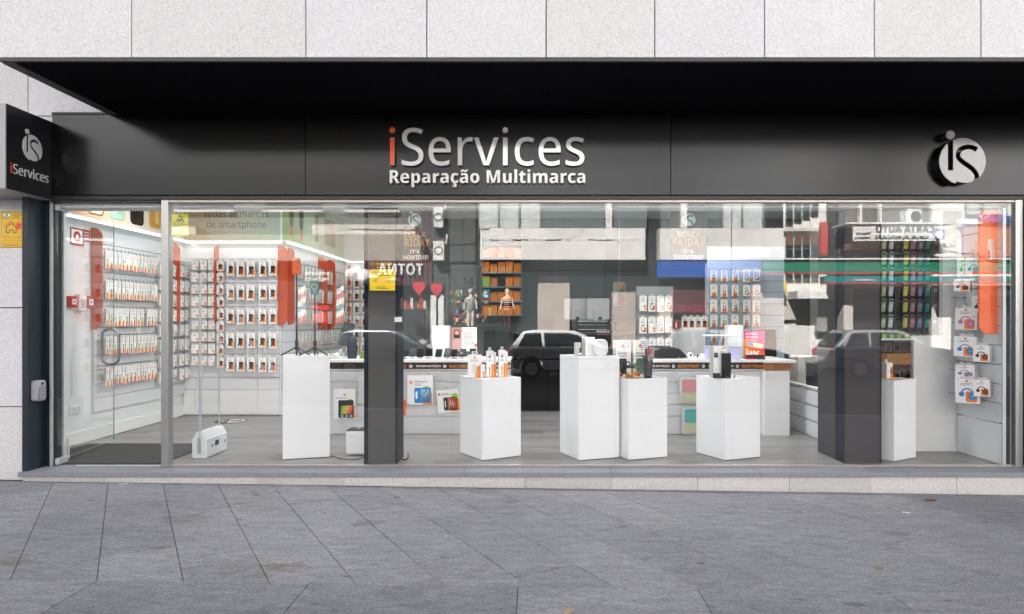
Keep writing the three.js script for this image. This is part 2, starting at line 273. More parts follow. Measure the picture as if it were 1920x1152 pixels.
// ---------------------------------------------------------------- the building above and around the shop
const CZ = 1.35, CY = 3.284, FZ = 0.06;                        // canopy front, underside; fascia front
{
  const b = thing('shop_building', 'office building clad in pale granite panels above the dark canopy', 'building');
  part('body', join([bx(-3.93, CY + 0.02, -7.4, 30, 10.98, CZ - 0.04), bx(-30, CY - 0.02, -7.4, -3.95, 12.13, 0.0)]), Mt.joint, b);
  const px = [-150, 246, 573, 800, 1024, 1228, 1434, 1640, 1840, 2050, 2260], g3 = [Mt.granite, Mt.graniteB, Mt.graniteC];
  for (let i = 0; i + 1 < px.length; i++) for (let r = 0; r < 3; r++) {
    const x0 = Math.max(-3.95, X(px[i], CZ)), x1 = X(px[i + 1], CZ), y0 = CY + 0.03 + r * 0.95;
    part('granite_panel', bx(x0 + 0.004, y0, CZ - 0.035, x1 - 0.004, y0 + 0.942, CZ, 0.003), g3[(i + r * 2) % 3], b);
  }
  part('canopy_edge', bx(-3.96, CY + 0.004, CZ - 0.032, 30, CY + 0.027, CZ - 0.004), mat([0.05, 0.05, 0.05], 0.5), b);
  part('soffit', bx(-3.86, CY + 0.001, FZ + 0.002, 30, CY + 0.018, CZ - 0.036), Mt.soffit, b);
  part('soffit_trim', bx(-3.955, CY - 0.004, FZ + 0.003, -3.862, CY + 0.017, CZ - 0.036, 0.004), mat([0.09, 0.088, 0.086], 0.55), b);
  // side of the projecting upper floors
  part('granite_panel', bx(-3.972, CY + 0.03, 0.1, -3.931, 6.1, CZ - 0.04), Mt.granite, b);
  // the wall left of the shop, in the plane behind the box sign
  for (const [x0, x1, y0, y1] of [[-6.6, -5.64, 3.28, 4.2], [-5.632, -4.724, 3.28, 4.2], [-4.716, -3.975, 3.28, 4.2], [-6.6, -5.64, 2.384, 3.272], [-5.632, -4.724, 2.384, 3.272], [-4.716, -3.86, 2.536, 3.272], [-6.6, -5.64, 1.488, 2.376], [-6.6, -5.64, 0.586, 1.48], [-6.6, -5.64, -0.26, 0.578], [-5.632, -4.66, 1.488, 2.376], [-5.632, -4.66, 0.586, 1.48], [-5.632, -4.66, -0.2, 0.578]])
    part('granite_panel', y1 > 2.5 ? bx(x0, y0, 0.001, x1, y1, 0.035, 0.003) : bx(x0, y0, 0.02, x1, y1, 0.17, 0.003), g3[Math.floor(rnd() * 3)], b);
  part('granite_panel', bx(4.665, -0.4, 0.0, 6.6, 0.62, 0.2, 0.003), Mt.tread, b);
  part('granite_panel', bx(4.665, 0.628, 0.0, 6.6, 2.52, 0.19, 0.003), Mt.riserB, b);
  part('wall_core', bx(-9, -0.4, -0.3, -4.64, CY - 0.03, -0.002), Mt.joint, b); part('wall_core', bx(4.64, -0.4, -0.3, 9, CY - 0.03, -0.004), Mt.joint, b);
}
{ // fascia: three joined metal sheets
  const f = thing('sign_fascia', 'wide dark grey metal fascia band over the shop windows', 'fascia');
  const cut = [-4.48, X(572, FZ), X(1258, FZ), 6.6];
  for (let i = 0; i < 3; i++) part('fascia_panel', bx(cut[i] + 0.0015, 2.535, -0.05, cut[i + 1] - 0.0015, CY - 0.001, FZ, 0.004), Mt.fascia, f);
  part('top_flashing', bx(-4.478, CY, -0.04, -3.964, CY + 0.018, FZ + 0.008), Mt.frameDark, f);
  part('backing', bx(-4.47, 2.54, -0.3, 6.6, CY, -0.052), Mt.joint, f);
}
// lettering on the fascia
{
  const s = thing('shop_sign', 'raised shop name letters with an orange first letter centred on the fascia', 'sign', [X(730.5, FZ + 0.04), Y(310, FZ + 0.04), FZ]);
  const w = (1100 - 730.5) * (CAM_Z - FZ - 0.04) / FOCAL;
  const put = (list, y, z, m, first, r) => list.forEach(([c, g], i) => { const l = part('letter', g, i === 0 && first ? first : m, s); l.position.set(0, y, z); if (i === 0 && first) l.userData.label = 'orange letter i'; });
  for (const [str, font, y, hs, m, first] of [['iServices', sans, 0, 1, Mt.letter, Mt.letterO], ['Reparação Multimarca', sansBold, -(343 - 310) * (CAM_Z - FZ) / FOCAL, 0.98, Mt.letterB, null]]) {
    const face = letters(str, font, w, 0.008, hs), back = letters(str, font, w, 0.034, hs);
    put(face, y, 0.0345, m, first);
    back.forEach(([c, g]) => { const l = part('letter_return', g, Mt.letterSide, s); l.position.set(0, y, 0.0003); });
  }
}
function logoGeo(r, depth) {
  const ev = new Evaluator(); ev.useGroups = false;
  const b = (g) => { const q = new Brush(g); q.updateMatrixWorld(); return q; };
  const circ = new THREE.Shape(); circ.absarc(0, 0, 1, 0, Math.PI * 2);
  let out = b(new THREE.ExtrudeGeometry(circ, { depth, bevelEnabled: false, curveSegments: 40 }));
  const stem = new THREE.BoxGeometry(0.23, 1.5, depth * 4); stem.translate(-0.515, 0.36, depth / 2);
  out = ev.evaluate(out, b(stem), SUBTRACTION);
  const c = new THREE.CatmullRomCurve3(LOGO_S.map((p) => new THREE.Vector3(p[0], p[1], 0))), N = 40, L = [], R = [];
  for (let i = 0; i <= N; i++) { const p = c.getPoint(i / N), t = c.getTangent(i / N); L.push([p.x - t.y * 0.105, p.y + t.x * 0.105]); R.unshift([p.x + t.y * 0.105, p.y - t.x * 0.105]); }
  const sw = new THREE.ExtrudeGeometry(new THREE.Shape([...L, ...R].map((p) => new THREE.Vector2(...p))), { depth: depth * 4, bevelEnabled: false }); sw.translate(0, 0, -depth * 1.5);
  out = ev.evaluate(out, b(sw), SUBTRACTION);
  const dot = new THREE.Shape(); dot.absarc(-0.52, 1.14, 0.19, 0, Math.PI * 2);
  const g = join([out.geometry, new THREE.ExtrudeGeometry(dot, { depth, bevelEnabled: false, curveSegments: 16 })]);
  g.scale(r, r, 1); return g;
}
{
  const r = 43.6 * (CAM_Z - FZ - 0.1) / FOCAL, s = thing('logo_sign', 'round raised logo with a cut out curved letter on the right of the fascia', 'sign', [X(1806, FZ + 0.1), Y(302.5, FZ + 0.1), FZ]);
  part('logo_face', logoGeo(r, 0.01), Mt.logoFace, s).position.z = 0.085;
  part('logo_return', logoGeo(r, 0.0845), Mt.letterSide, s).position.z = 0.0003;
}
{ // box sign projecting from the wall at the left end
  const x1 = -4.485, b = thing('projecting_sign', 'dark box sign projecting from the wall left of the fascia', 'sign', [x1, 0, 0]);
  const y0 = 2.49, y1 = 3.215, z1 = 0.6;
  part('box', bx(-0.62, y0, 0.036, -0.004, y1, z1, 0.004), Mt.boxFront, b);
  part('side_panel', bx(-0.004, y0 + 0.002, 0.0365, 0.004, y1 - 0.002, z1 - 0.002), Mt.signBlack, b, 'black side face carrying the logo');
  const lg = part('logo', logoGeo(0.118, 0.006), Mt.letterB, b); lg.rotation.y = Math.PI / 2; lg.position.set(0.0042, 2.905, 0.305);
  letters('iServices', sans, 0.455, 0.005, 1).forEach(([c, g], i) => { const l = part('letter', g, i ? Mt.letterB : Mt.letterO, b); l.rotation.y = Math.PI / 2; l.position.set(0.0042, 2.635, 0.555); });
}
{ // steel jamb left of the door
  const j = thing('door_jamb', 'deep navy painted jamb between granite wall and glass door', 'jamb');
  part('jamb_face', bx(-4.655, -0.03, -0.08, -4.6, 2.53, 0.195, 0.003), Mt.navy, j);
  part('jamb_return', bx(-4.6, -0.028, -0.08, -4.52, 2.53, -0.03, 0.003), Mt.navy, j);
  part('jamb_strip', bx(-4.547, 0.0, -0.028, -4.527, 2.49, -0.006), Mt.pale, j);
  const k = thing('key_safe', 'small grey key box mounted on the navy jamb beside the door', 'key box', [-4.596, Y(752, 0.1), 0.1]);
  const s = rrect(0.115, 0.19, 0.03); const g = ext(s, 0.045, 0.008); g.rotateY(Math.PI / 2); g.translate(0, 0.095, 0); part('body', g, mat([0.36, 0.37, 0.39], 0.45), k);
  part('cover', mv(ext(rrect(0.085, 0.12, 0.025), 0.008, 0.003).rotateY(Math.PI / 2), 0.054, 0.075, 0), mat([0.24, 0.25, 0.27], 0.4), k);
  part('lock', mv(cyl(0.012, 0.012, 0.012, 14).rotateZ(-Math.PI / 2), 0.052, 0.16, 0), Mt.chrome, k);
}
{ // frame round the glazing
  const f = thing('window_frame', 'slim metal frame round the shop glazing with steel posts', 'frame');
  part('head_dark', bx(-4.6, 2.497, -0.06, 4.66, 2.534, 0.035), Mt.frameDark, f);
  part('head_rail', bx(X(318, 0), 2.472, -0.03, X(1905, 0), 2.4965, 0.022, 0.004), Mt.alu, f);
  part('head_rail', bx(-4.52, 2.474, -0.03, X(300, 0), 2.4965, 0.012, 0.004), Mt.dark, f);
  part('post', bx(X(301, 0.03), -0.002, -0.06, X(315, 0.03), 2.496, 0.03, 0.005), Mt.steel, f);
  part('post', bx(X(1905, 0.03), 0.0, -0.06, X(1919, 0.03), 2.496, 0.03, 0.005), Mt.steel, f);
  part('sill_rail', bx(X(316, 0), -0.002, -0.025, X(1905, 0), 0.016, 0.02, 0.003), Mt.alu, f);
  part('door_track', bx(X(142, 0), 0.0, -0.03, X(300, 0), 0.008, 0.005, 0.002), mat([0.6, 0.62, 0.64], 0.4, 0.5), f);
}
for (const [a, b, l] of [[318, 841.5, 'large shop window pane beside the glass door'], [843, 1371.5, 'large shop window pane in the middle of the front'], [1373, 1904, 'large shop window pane at the end by the phone cases']])
  single('window_pane', mv(new THREE.BoxGeometry(X(b, 0) - X(a, 0), 2.455, 0.012), (X(a, 0) + X(b, 0)) / 2, 0.0165 + 2.455 / 2, -0.004), Mt.glass, l, 'window');
{ // glass door, standing open inwards
  const d = thing('glass_door', 'frameless glass door standing open into the shop with a looped steel handle', 'door', [-4.5, 0, -0.035], 98 * Math.PI / 180);
  part('pane', bx(0.01, 0.045, -0.006, 1.13, 2.44, 0.006), Mt.glass, d);
  part('pane_edge', bx(1.1302, 0.046, -0.0055, 1.134, 2.44, 0.0055), Mt.glassEdge, d);
  part('patch_fitting', bx(0, 0.006, -0.018, 0.17, 0.062, 0.018, 0.004), Mt.pale, d);
  part('patch_fitting', bx(0, 2.41, -0.018, 0.17, 2.468, 0.018, 0.004), Mt.pale, d);
  const h = [], R = 0.06; const yb = Y(683, -1.05), yt = Y(618, -1.05);
  h.push([1.05, yb + R, 0.085], [1.05, yt - R, 0.085], [1.05, yt - 0.02, 0.065], [1.05, yt, 0.03], [1.05, yt, -0.03], [1.05, yt - 0.02, -0.065], [1.05, yt - R, -0.085], [1.05, yb + R, -0.085], [1.05, yb + 0.02, -0.065], [1.05, yb, -0.03], [1.05, yb, 0.03], [1.05, yb + 0.02, 0.065]);
  part('handle', wire(h, 0.015, 90, 10, true), Mt.chrome, d);
}
{ // step: dark granite tread over pale stones
  const s = struct('step'); const n = 7, w = (4.72 + 4.66) / n;
  for (let i = 0; i < n; i++) part('tread_slab', bx(-4.66 + i * w + 0.0015, -0.045, -0.06, -4.66 + (i + 1) * w - 0.0015, -0.003, 0.245, 0.004), Mt.tread, s);
  const c = [42, 196, 322, 482, 643, 804, 984, 1147, 1308, 1480, 1632, 1794, 1960].map((p) => X(p, 0.22));
  for (let i = 0; i + 1 < c.length; i++) part('riser_stone', bx(c[i] + 0.0015, -0.5, 0.05, c[i + 1] - 0.0015, -0.047, 0.222, 0.003), i % 3 ? Mt.riser : Mt.riserB, s);
  part('core', bx(-4.64, -0.5, -0.3, 4.7, -0.06, 0.045), Mt.joint, s);
}

// ---------------------------------------------------------------- the room: floor, walls, ceiling
const XL = -5.05, ZB1 = -3.4, XS = -3.64, ZB2 = -6.6, CEIL = 3.28, XR = 4.43, XF = -2.52;
struct('floor', bx(-5.3, -0.3, -6.9, 5.4, -0.0045, -0.06), mapped(texFloor, 0.38));
struct('ceiling', bx(-5.3, CEIL, -6.9, 5.4, CEIL + 0.05, -0.06), Mt.ceil);
struct('wall', bx(-5.3, 0, -6.9, XL, CEIL, -0.302), Mt.wall);
struct('wall', bx(XL, 0, -6.9, XS, CEIL, ZB1), Mt.wall);                        // block behind the back-left display
struct('wall', bx(XS, 0, -6.9, XF, CEIL, ZB2), Mt.wallCool);
struct('wall', bx(XF, 0, -6.9, 5.4, CEIL, ZB2 + 0.2), Mt.wallGrey);
{ const p = struct('wall'); const n = 8, w = (5.2 - XF) / n; for (let i = 0; i < n; i++) for (const [y0, y1] of [[0.1, 2.3], [2.304, CEIL]]) part('wall_panel', bx(XF + i * w + 0.003, y0, ZB2 + 0.2005, XF + (i + 1) * w - 0.003, y1 - 0.002, ZB2 + 0.215, 0.002), i % 2 ? Mt.wallGrey : Mt.wallGreyB, p); }
struct('wall', bx(5.2, 0, ZB2, 5.4, CEIL, -0.302), Mt.wall);
struct('wall', bx(XL, 0, -0.34, -4.62, CEIL, -0.302), Mt.wall);                 // return beside the door
struct('bulkhead', bx(-5.05, 2.44, -0.28, 5.2, CEIL, -0.07), Mt.wallCool);
{
  const s = struct('skirting'); const m = Mt.white;
  part('skirting_board', bx(XL, 0, ZB1, XL + 0.018, 0.14, -0.34, 0.004), m, s);
  part('skirting_board', bx(XS, 0, ZB2, XS + 0.016, 0.12, ZB1 - 0.02, 0.004), m, s);
  part('skirting_board', bx(XL + 0.02, 0, -0.36, -4.6, 0.2, -0.342, 0.004), m, s);
}
// cove light along the top of the wall displays
const YL = 2.465;
for (const [a, b, l] of [[[XL + 0.15, ZB1 + 0.02], [XL + 0.15, -0.75], 'bright strip light along the top of the left display wall'], [[XL + 0.1, ZB1 + 0.14], [XS + 0.06, ZB1 + 0.14], 'bright strip light over the charger packs on the back display'], [[XS + 0.14, ZB2 + 0.05], [XS + 0.14, ZB1 + 0.14], 'bright strip light receding along the inner display wall'], [[XS + 0.08, ZB2 + 0.08], [XF - 0.05, ZB2 + 0.08], 'bright strip light over the farthest display wall']]) {
  const t = thing('strip_light', l, 'light', [0, YL, 0], 0, 'cove strip lights'), alongX = Math.abs(a[0] - b[0]) > 0.5, len = alongX ? b[0] - a[0] : b[1] - a[1];
  const g = alongX ? bx(a[0], 0, a[1] - 0.015, b[0], 0.022, a[1] + 0.015) : bx(a[0] - 0.015, 0, a[1], a[0] + 0.015, 0.022, b[1]);
  part('diffuser', g, Mt.led, t);
  part('shelf', alongX ? bx(a[0], 0.0225, a[1] - 0.13, b[0], 0.04, a[1] + 0.02) : bx(a[0] - 0.14, 0.0225, a[1], a[0] + 0.02, 0.04, b[1]), Mt.white, t);
  const L = new THREE.RectAreaLight(lin(0.92, 1, 0.97), 0.2, alongX ? len : 0.05, alongX ? 0.05 : len);
  L.position.set((a[0] + b[0]) / 2, YL - 0.004, (a[1] + b[1]) / 2); L.lookAt(L.position.x + (alongX ? 0 : 0.5), YL - 1, L.position.z + (alongX ? 0.5 : 0)); if (!alongX) L.rotation.set(-Math.PI / 2, 0, 0); else L.rotation.set(-Math.PI / 2, 0, 0);
  scene.add(L);
}
for (const [x, z, l] of [[-4.1, -1.6, 'ceiling panel light above the entrance mat'], [-2.2, -1.3, 'ceiling panel light above the tall tripod plinth'], [0.2, -1.3, 'ceiling panel light above the middle plinths'], [2.6, -1.3, 'ceiling panel light above the second counter'], [-2.4, -4.6, 'ceiling panel light above the inner cable wall'], [0.3, -4.4, 'ceiling panel light before the orange box shelves'], [2.8, -4.4, 'ceiling panel light before the blue lit pack wall']]) {
  const t = thing('ceiling_light', l, 'light', [x, CEIL - 0.03, z], 0, 'ceiling lights');
  part('housing', bx(-0.62, 0.004, -0.17, 0.62, 0.029, 0.17, 0.005), Mt.white, t); part('diffuser', bx(-0.6, 0, -0.15, 0.6, 0.0035, 0.15), Mt.lamp, t);
  const L = new THREE.RectAreaLight(lin(0.97, 1, 1), z < -3 ? 1.7 : x < -3 ? 2.3 : 5.2, 1.2, 0.3); L.position.set(x, CEIL - 0.036, z); L.rotation.set(-Math.PI / 2, 0, 0); scene.add(L);
}
{ // printed frieze between display and ceiling
  const tx = cv(1024, 320, (x, w, h) => {
    const g = x.createLinearGradient(0, 0, w, 0); g.addColorStop(0, '#b8865a'); g.addColorStop(0.5, '#d8cdbb'); g.addColorStop(1, '#efe9df'); x.fillStyle = g; x.fillRect(0, 0, w, h);
    [['#3b3230', '#1c1a1a'], ['#d9cdb8', '#6b5136'], ['#a9c3b4', '#8fae9f'], ['#2a1c17', '#090707'], ['#d09a4c', '#e9c17f'], ['#c9b1a1', '#8c7363']].forEach(([a, b], i) => { const cx = 90 + i * 160; rbox(x, b, cx - 58, -60, 116, 352, 26); rbox(x, a, cx - 50, -50, 100, 334, 20); rbox(x, b, cx + (i % 2 ? -36 : 0), 150, 40, 110, 14); });
  });
  const tx2 = cv(1024, 512, (x, w, h) => {
    const g = x.createLinearGradient(0, 0, w, 0); g.addColorStop(0, '#b59a6c'); g.addColorStop(0.45, '#b5ad94'); g.addColorStop(1, '#93ab98'); x.fillStyle = g; x.fillRect(0, 0, w, h);
    write(x, 'todas as marcas', 560, 250, 92, '#3a3630', { bold: false, w: 680 }); write(x, 'de smartphone', 560, 352, 92, '#3a3630', { bold: false, w: 640 });
  });
  const tx3 = cv(1024, 320, (x, w, h) => {
    const g = x.createLinearGradient(0, 0, w, 0); g.addColorStop(0, '#6d8a3c'); g.addColorStop(0.35, '#8ea08c'); g.addColorStop(1, '#b9bf9d'); x.fillStyle = g; x.fillRect(0, 0, w, h);
    for (const [cx, r] of [[120, 32], [260, 32]]) { x.fillStyle = '#1d1514'; x.beginPath(); x.ellipse(cx, 100, r, 130, 0, 0, 7); x.fill(); fillR(x, '#a2522a', cx - 18, 210, 36, 70); }
    rbox(x, '#7c6a55', 640, 60, 200, 190, 14); rbox(x, '#6b5f50', 470, 70, 60, 180, 10);
  });
  const f = thing('wall_frieze', 'printed frieze of phones in warm to green tones above the display walls', 'mural');
  const a = part('frieze_panel', ...printBox(2.6, 0.78, 0.01, mapped(tx), Mt.white), f); a.rotation.y = Math.PI / 2; a.position.set(XL + 0.006, 2.9, -2.1);
  const b = part('frieze_panel', ...printBox(1.4, 0.76, 0.01, mapped(tx2), Mt.white), f); b.position.set((XL + XS) / 2, 2.89, ZB1 + 0.006);
  const c = part('frieze_panel', ...printBox(3.18, 0.78, 0.01, mapped(tx3), Mt.white), f); c.rotation.y = Math.PI / 2; c.position.set(XS + 0.006, 2.9, (ZB1 + ZB2) / 2);
}
// slotted display walls: every board its own piece, dark grooves between
function slatWall(name, label, category, pos, turn, w, y0, y1, pitch, joints = [], hooks = [], m = Mt.slat) {
  const t = thing(name, label, category, pos, turn);
  part('backing', bx(-w / 2, y0, 0.0005, w / 2, y1, 0.008), Mt.slatDark, t);
  const cols = [-w / 2, ...joints, w / 2], n = Math.round((y1 - y0) / pitch), p = (y1 - y0) / n;
  for (let c = 0; c + 1 < cols.length; c++) for (let i = 0; i < n; i++) part('slat', bx(cols[c] + 0.002, y0 + i * p + 0.004, 0.0085, cols[c + 1] - 0.002, y0 + (i + 1) * p - 0.004, 0.024), m, t);
  const hg = wire([[0, 0, 0], [0, 0.003, 0.03], [0, 0, 0.1], [0, 0.012, 0.135]], 0.0032, 6, 5), hb = join([hg, bx(-0.012, -0.012, -0.002, 0.012, 0.012, 0.002)]);
  hooks.forEach(([x, y], i) => { if (i < 290) part('peg_hook', hb, Mt.hook, t).position.set(x, y, 0.024); });
  return t;
}

// ================================================================ GOODS ON THE WALLS
const packArt = {};
function slimArt(cable, n) { return mapped(cv(64, 200, (x, w, h) => {
  fillR(x, '#f0eeea', 0, 0, w, h); disc(x, '#e05a1c', w / 2, 22, 8); fine(x, 12, 42, 38, 3, 9);
  rbox(x, '#b7d334', 24, 122, 26, 50, 12); rbox(x, '#ee7219', 16, 142, 36, 58, [10, 10, 0, 0]);
  if (cable) { x.fillStyle = cable; for (let i = 0; i < n; i++) { rbox(x, cable, 22 + i * 16, 84, 9, 34, 3); x.fillRect(25 + i * 16, 110, 4, 66); } }
}), 0.45); }
packArt.slim = [slimArt('#17171a', 2), slimArt('', 0), slimArt('#d9d6d2', 2), slimArt('#7a70b8', 2), slimArt('#24386f', 2), slimArt('#8c1f35', 2), slimArt('#5d7f4c', 2), slimArt('#17171a', 1)];
function caseArt(body, ring, dot) { return mapped(cv(96, 176, (x, w, h) => {
  fillR(x, '#efeeea', 0, 0, w, h); disc(x, '#e05a1c', w / 2, 18, 7); fine(x, 18, 34, 56, 2, 9);
  rbox(x, '#ef7d1b', 40, 70, 50, 92, 12); rbox(x, body, 26, 56, 44, 88, 8); rbox(x, ring, 32, 62, 18, 22, 5); if (dot) disc(x, '#3b1216', 66, 76, 17); disc(x, '#26301a', 26, 146, 10);
}), 0.45); }
packArt.phone = [caseArt('#2b2c2f', '#111', true), caseArt('#3b3c40', '#1d1d20', true), caseArt('#8c8a90', '#55555c', true), caseArt('#6a3b28', '#2c1a12', true), caseArt('#1b1c20', '#000', true)];
function smallArt(k) { return mapped(cv(96, 110, (x, w, h) => {
  fillR(x, '#efedea', 0, 0, w, h); disc(x, '#e05a1c', w / 2, 14, 6); fine(x, 20, 26, 50, 2, 8);
  rbox(x, '#ee7a25', 58, 66, 30, 36, 10); x.lineWidth = 8; x.strokeStyle = ['#fafafa', '#d6d3d0', '#2c2c30'][k]; x.beginPath(); x.arc(52, 74, 22, 0.3, 5.4); x.stroke();
}), 0.45); }
packArt.small = [smallArt(0), smallArt(1), smallArt(2)];
function kidsArt(c, bg) { return mapped(cv(128, 150, (x, w, h) => {
  fillR(x, bg, 0, 0, w, h); disc(x, '#e05a1c', w / 2, 15, 7); fine(x, 30, 28, 66, 2, 9); rbox(x, '#ee7a25', 56, 78, 60, 66, 10);
  x.lineWidth = 8; x.strokeStyle = c; x.beginPath(); x.arc(64, 92, 30, 2.9, 6.6); x.stroke(); disc(x, c, 34, 96, 15); disc(x, c, 92, 108, 22); disc(x, '#ffffff55', 92, 108, 9);
}), 0.45); }
packArt.kids = [kidsArt('#2f7fc4', '#ecebea'), kidsArt('#c06a9a', '#eceae6'), kidsArt('#58a08a', '#e9ece6'), kidsArt('#2a2a2e', '#edebe8')];
const boxGeo = new Map();
function packMesh(name, w, h, d, m) {                          // origin at the hole in its hang tab
  const key = [w, h, d].join();
  if (!boxGeo.has(key)) {
    const g = new THREE.BoxGeometry(w, h, d); g.translate(0, -h / 2 - 0.02, 0);
    const s = rrect(w * 0.6, 0.026, 0.006), o = new THREE.Path(); o.absarc(0, 0, 0.006, 0, 7); s.holes.push(o); const tab = ext(s, 0.002, 0, 3); tab.translate(0, -0.007, -0.001);
    boxGeo.set(key, [g, tab]);
  }
  const [g, tab] = boxGeo.get(key), o = new THREE.Mesh(g, [Mt.cardSide, Mt.cardSide, Mt.cardSide, Mt.cardSide, m, Mt.cardSide]); o.name = name;
  part('hang_tab', tab, Mt.card, o);
  return o;
}
const protos = new Map();
function hang(wall, kind, art, w, h, d, lx, y, lz, label, cat, group, tilt = 0) {
  const m = packArt[art[0]][art[1]], key = [kind, art, w, h, d].join();
  const first = !protos.has(key); if (first) protos.set(key, packMesh(kind, w, h, d, m));
  const o = first ? protos.get(key) : protos.get(key).clone(); o.name = numbered(kind); scene.add(o);
  const v = new THREE.Vector3(lx, y, lz).applyAxisAngle(new THREE.Vector3(0, 1, 0), wall.rotation.y).add(wall.position);
  o.position.copy(v); o.scale.set(rr(0.95, 1.03), rr(0.93, 1.03), 1); o.rotation.set(0, wall.rotation.y + rr(-0.12, 0.12), 0); o.rotateZ(tilt + rr(-0.03, 0.03)); o.rotateX(rr(0, 0.05));
  return tag(o, label, cat, group);
}
// left wall
{
  const zA = -1.37, zc = (zA + ZB1) / 2, w = zA - ZB1 - 0.02, rows = [2.19, 1.845, 1.52, 1.19, 0.835], hooks = [], list = [];
  rows.forEach((y, r) => { for (let c = 0; c < 14; c++) { const z = -1.455 - c * 0.077; hooks.push([zc - z, y + 0.004]); if (!(r === 2 && c === 10)) list.push([0, r, c, zc - z, y]); } });
  for (let r = 0; r < 8; r++) for (let c = 0; c < 5; c++) { const z = -2.63 - c * 0.15 - (c > 2 ? 0.05 : 0), y = 2.14 - r * 0.205; hooks.push([zc - z, y + 0.004]); list.push([1, r, c, zc - z, y]); }
  const t = slatWall('display_wall', 'white slotted display wall of cable packs beside the glass door', 'display wall', [XL, 0, zc], Math.PI / 2, w, 0.31, 2.42, 0.16, [], hooks);
  part('end_trim', bx(-w / 2 - 0.012, 0.305, 0.001, -w / 2 - 0.001, 2.42, 0.03), Mt.silver, t);
  for (const [k, r, c, lx, y] of list) {
    if (k === 0) { const a = r < 2 ? [0, 1, 2, 1, 0, 1, 1, 1, 7, 2, 1, 0, 0, 3][(c + r * 3) % 14] : r === 4 ? [1, 1, 4, 5, 1, 5, 4, 5, 1, 5, 4, 1, 5, 1][c] : [0, 6, 1, 7, 6, 6, 1, 0, 2, 0, 1, 0, 7, 0][(c + r) % 14];
      hang(t, 'cable_pack', ['slim', a], 0.064, 0.205, 0.022, lx, y, 0.125, `slim cable pack, ${ORD[c]} from the door in the ${rowName(r, 5)} row on the left wall`, 'cable pack', 'slim cable packs on the left wall');
    } else hang(t, 'charger_pack', ['small', Math.floor(rnd() * 3)], 0.115, 0.15, 0.03, lx, y, 0.11, `small white charger pack in column ${ORD[c]} of ${rowName(r, 8)} row, far end of the left wall`, 'charger pack', 'charger packs at the far end of the left wall');
  }
}
// orange divider fins
function fin(label, x, y0, y1, z, turn, w = 0.13) {
  const s = new THREE.Shape(), R = w * 0.75; s.moveTo(0, y0); s.lineTo(w - R, y0); s.absarc(w - R, y0 + R, R, -Math.PI / 2, 0); s.lineTo(w, y1 - R); s.absarc(w - R, y1 - R, R, 0, Math.PI / 2); s.lineTo(0, y1); s.lineTo(0, y0);
  return single('divider_fin', ext(s, 0.016, 0.002, 6), Mt.orange, label, 'divider', [x, 0, z], turn, 'orange divider fins');
}
fin('tall orange rounded divider fin at the door end of the left wall', XL + 0.002, 1.265, 2.425, -1.375, 0);
fin('orange rounded divider fin on the left wall just behind the steel post', XL + 0.026, 1.3, 2.44, -3.02, 0);
fin('orange divider fin standing between small packs and phone case packs on the back display', (405 - 1001) * 9.65 / FOCAL, 1.3, 2.44, ZB1 + 0.026, -Math.PI / 2, 0.11);
fin('orange divider fin at the corner where the inner wall starts', XS - 0.03, 1.3, 2.44, ZB1 - 0.01 + 0.04, 0, 0.135);
fin('orange divider fin right behind the one at the wall corner', XS + 0.026, 1.3, 2.43, -3.6, 0, 0.1);
fin('orange divider fin halfway down the inner cable wall', XS + 0.026, 1.2, 2.43, -5.0, 0, 0.15);
fin('orange divider fin near the far end of the inner cable wall', XS + 0.026, 1.2, 2.43, -5.5, 0, 0.14);
fin('thin orange divider fin on the farthest display wall', -3.5, 1.2, 2.42, ZB2 + 0.026, -Math.PI / 2, 0.1);
// back-left display
{
  const xc = (XL + XS) / 2, w = XS - XL - 0.03, hooks = [], list = [], at = (px) => (px - 1001) * 9.65 / FOCAL - xc;
  for (let r = 0; r < 9; r++) [366, 382, 397].forEach((p, c) => { const y = 2.23 - r * 0.17; hooks.push([at(p), y + 0.004]); list.push(['a', r, c, at(p), y]); });
  [2.23, 1.89, 1.545, 1.205, 0.86].forEach((y, r) => [432, 451, 470, 492, 511].forEach((p, c) => { hooks.push([at(p), y + 0.004]); list.push(['b', r, c, at(p), y]); }));
  for (let r = 0; r < 9; r++) { const y = 2.23 - r * 0.172; hooks.push([at(413), y + 0.004]); list.push(['c', r, 0, at(413), y]); }
  const t = slatWall('display_wall', 'white slotted display wall of phone case packs facing the entrance', 'display wall', [xc, 0, ZB1], 0, w, 0.545, 2.42, 0.17, [at(479)], hooks);
  for (const [a, b] of [[-w / 2, at(362)], [at(362), at(479)], [at(479), w / 2]]) { part('base_panel', bx(a + 0.002, 0.374, 0.001, b - 0.002, 0.541, 0.022), Mt.slat, t); part('base_panel', bx(a + 0.002, 0.02, 0.001, b - 0.002, 0.368, 0.026), Mt.white, t); }
  for (const [k, r, c, lx, y] of list) {
    if (k === 'a') hang(t, 'charger_pack', ['small', (r + c) % 3 === 2 ? 1 : 0], 0.1, 0.13, 0.028, lx, y, 0.1, `small white and orange pack, ${ORD[c]} column, ${rowName(r, 9)} row, left part of the back display`, 'charger pack', 'small packs on the back display');
    else if (k === 'b') hang(t, 'phone_case_pack', ['phone', (r * 2 + c * 3 + (c > 3 ? 2 : 0)) % 5], 0.112, 0.212, 0.024, lx, y, 0.1, `phone case pack, ${ORD[c]} of five in the ${rowName(r, 5)} row facing the entrance`, 'phone case pack', 'phone case packs facing the entrance');
    else hang(t, 'phone_case_pack', ['phone', (r + 1) % 5], 0.1, 0.135, 0.024, lx, y, 0.1, `short phone case pack in the ${rowName(r, 9)} row right beside the orange fin`, 'phone case pack', 'short packs beside the orange fin');
  }
}
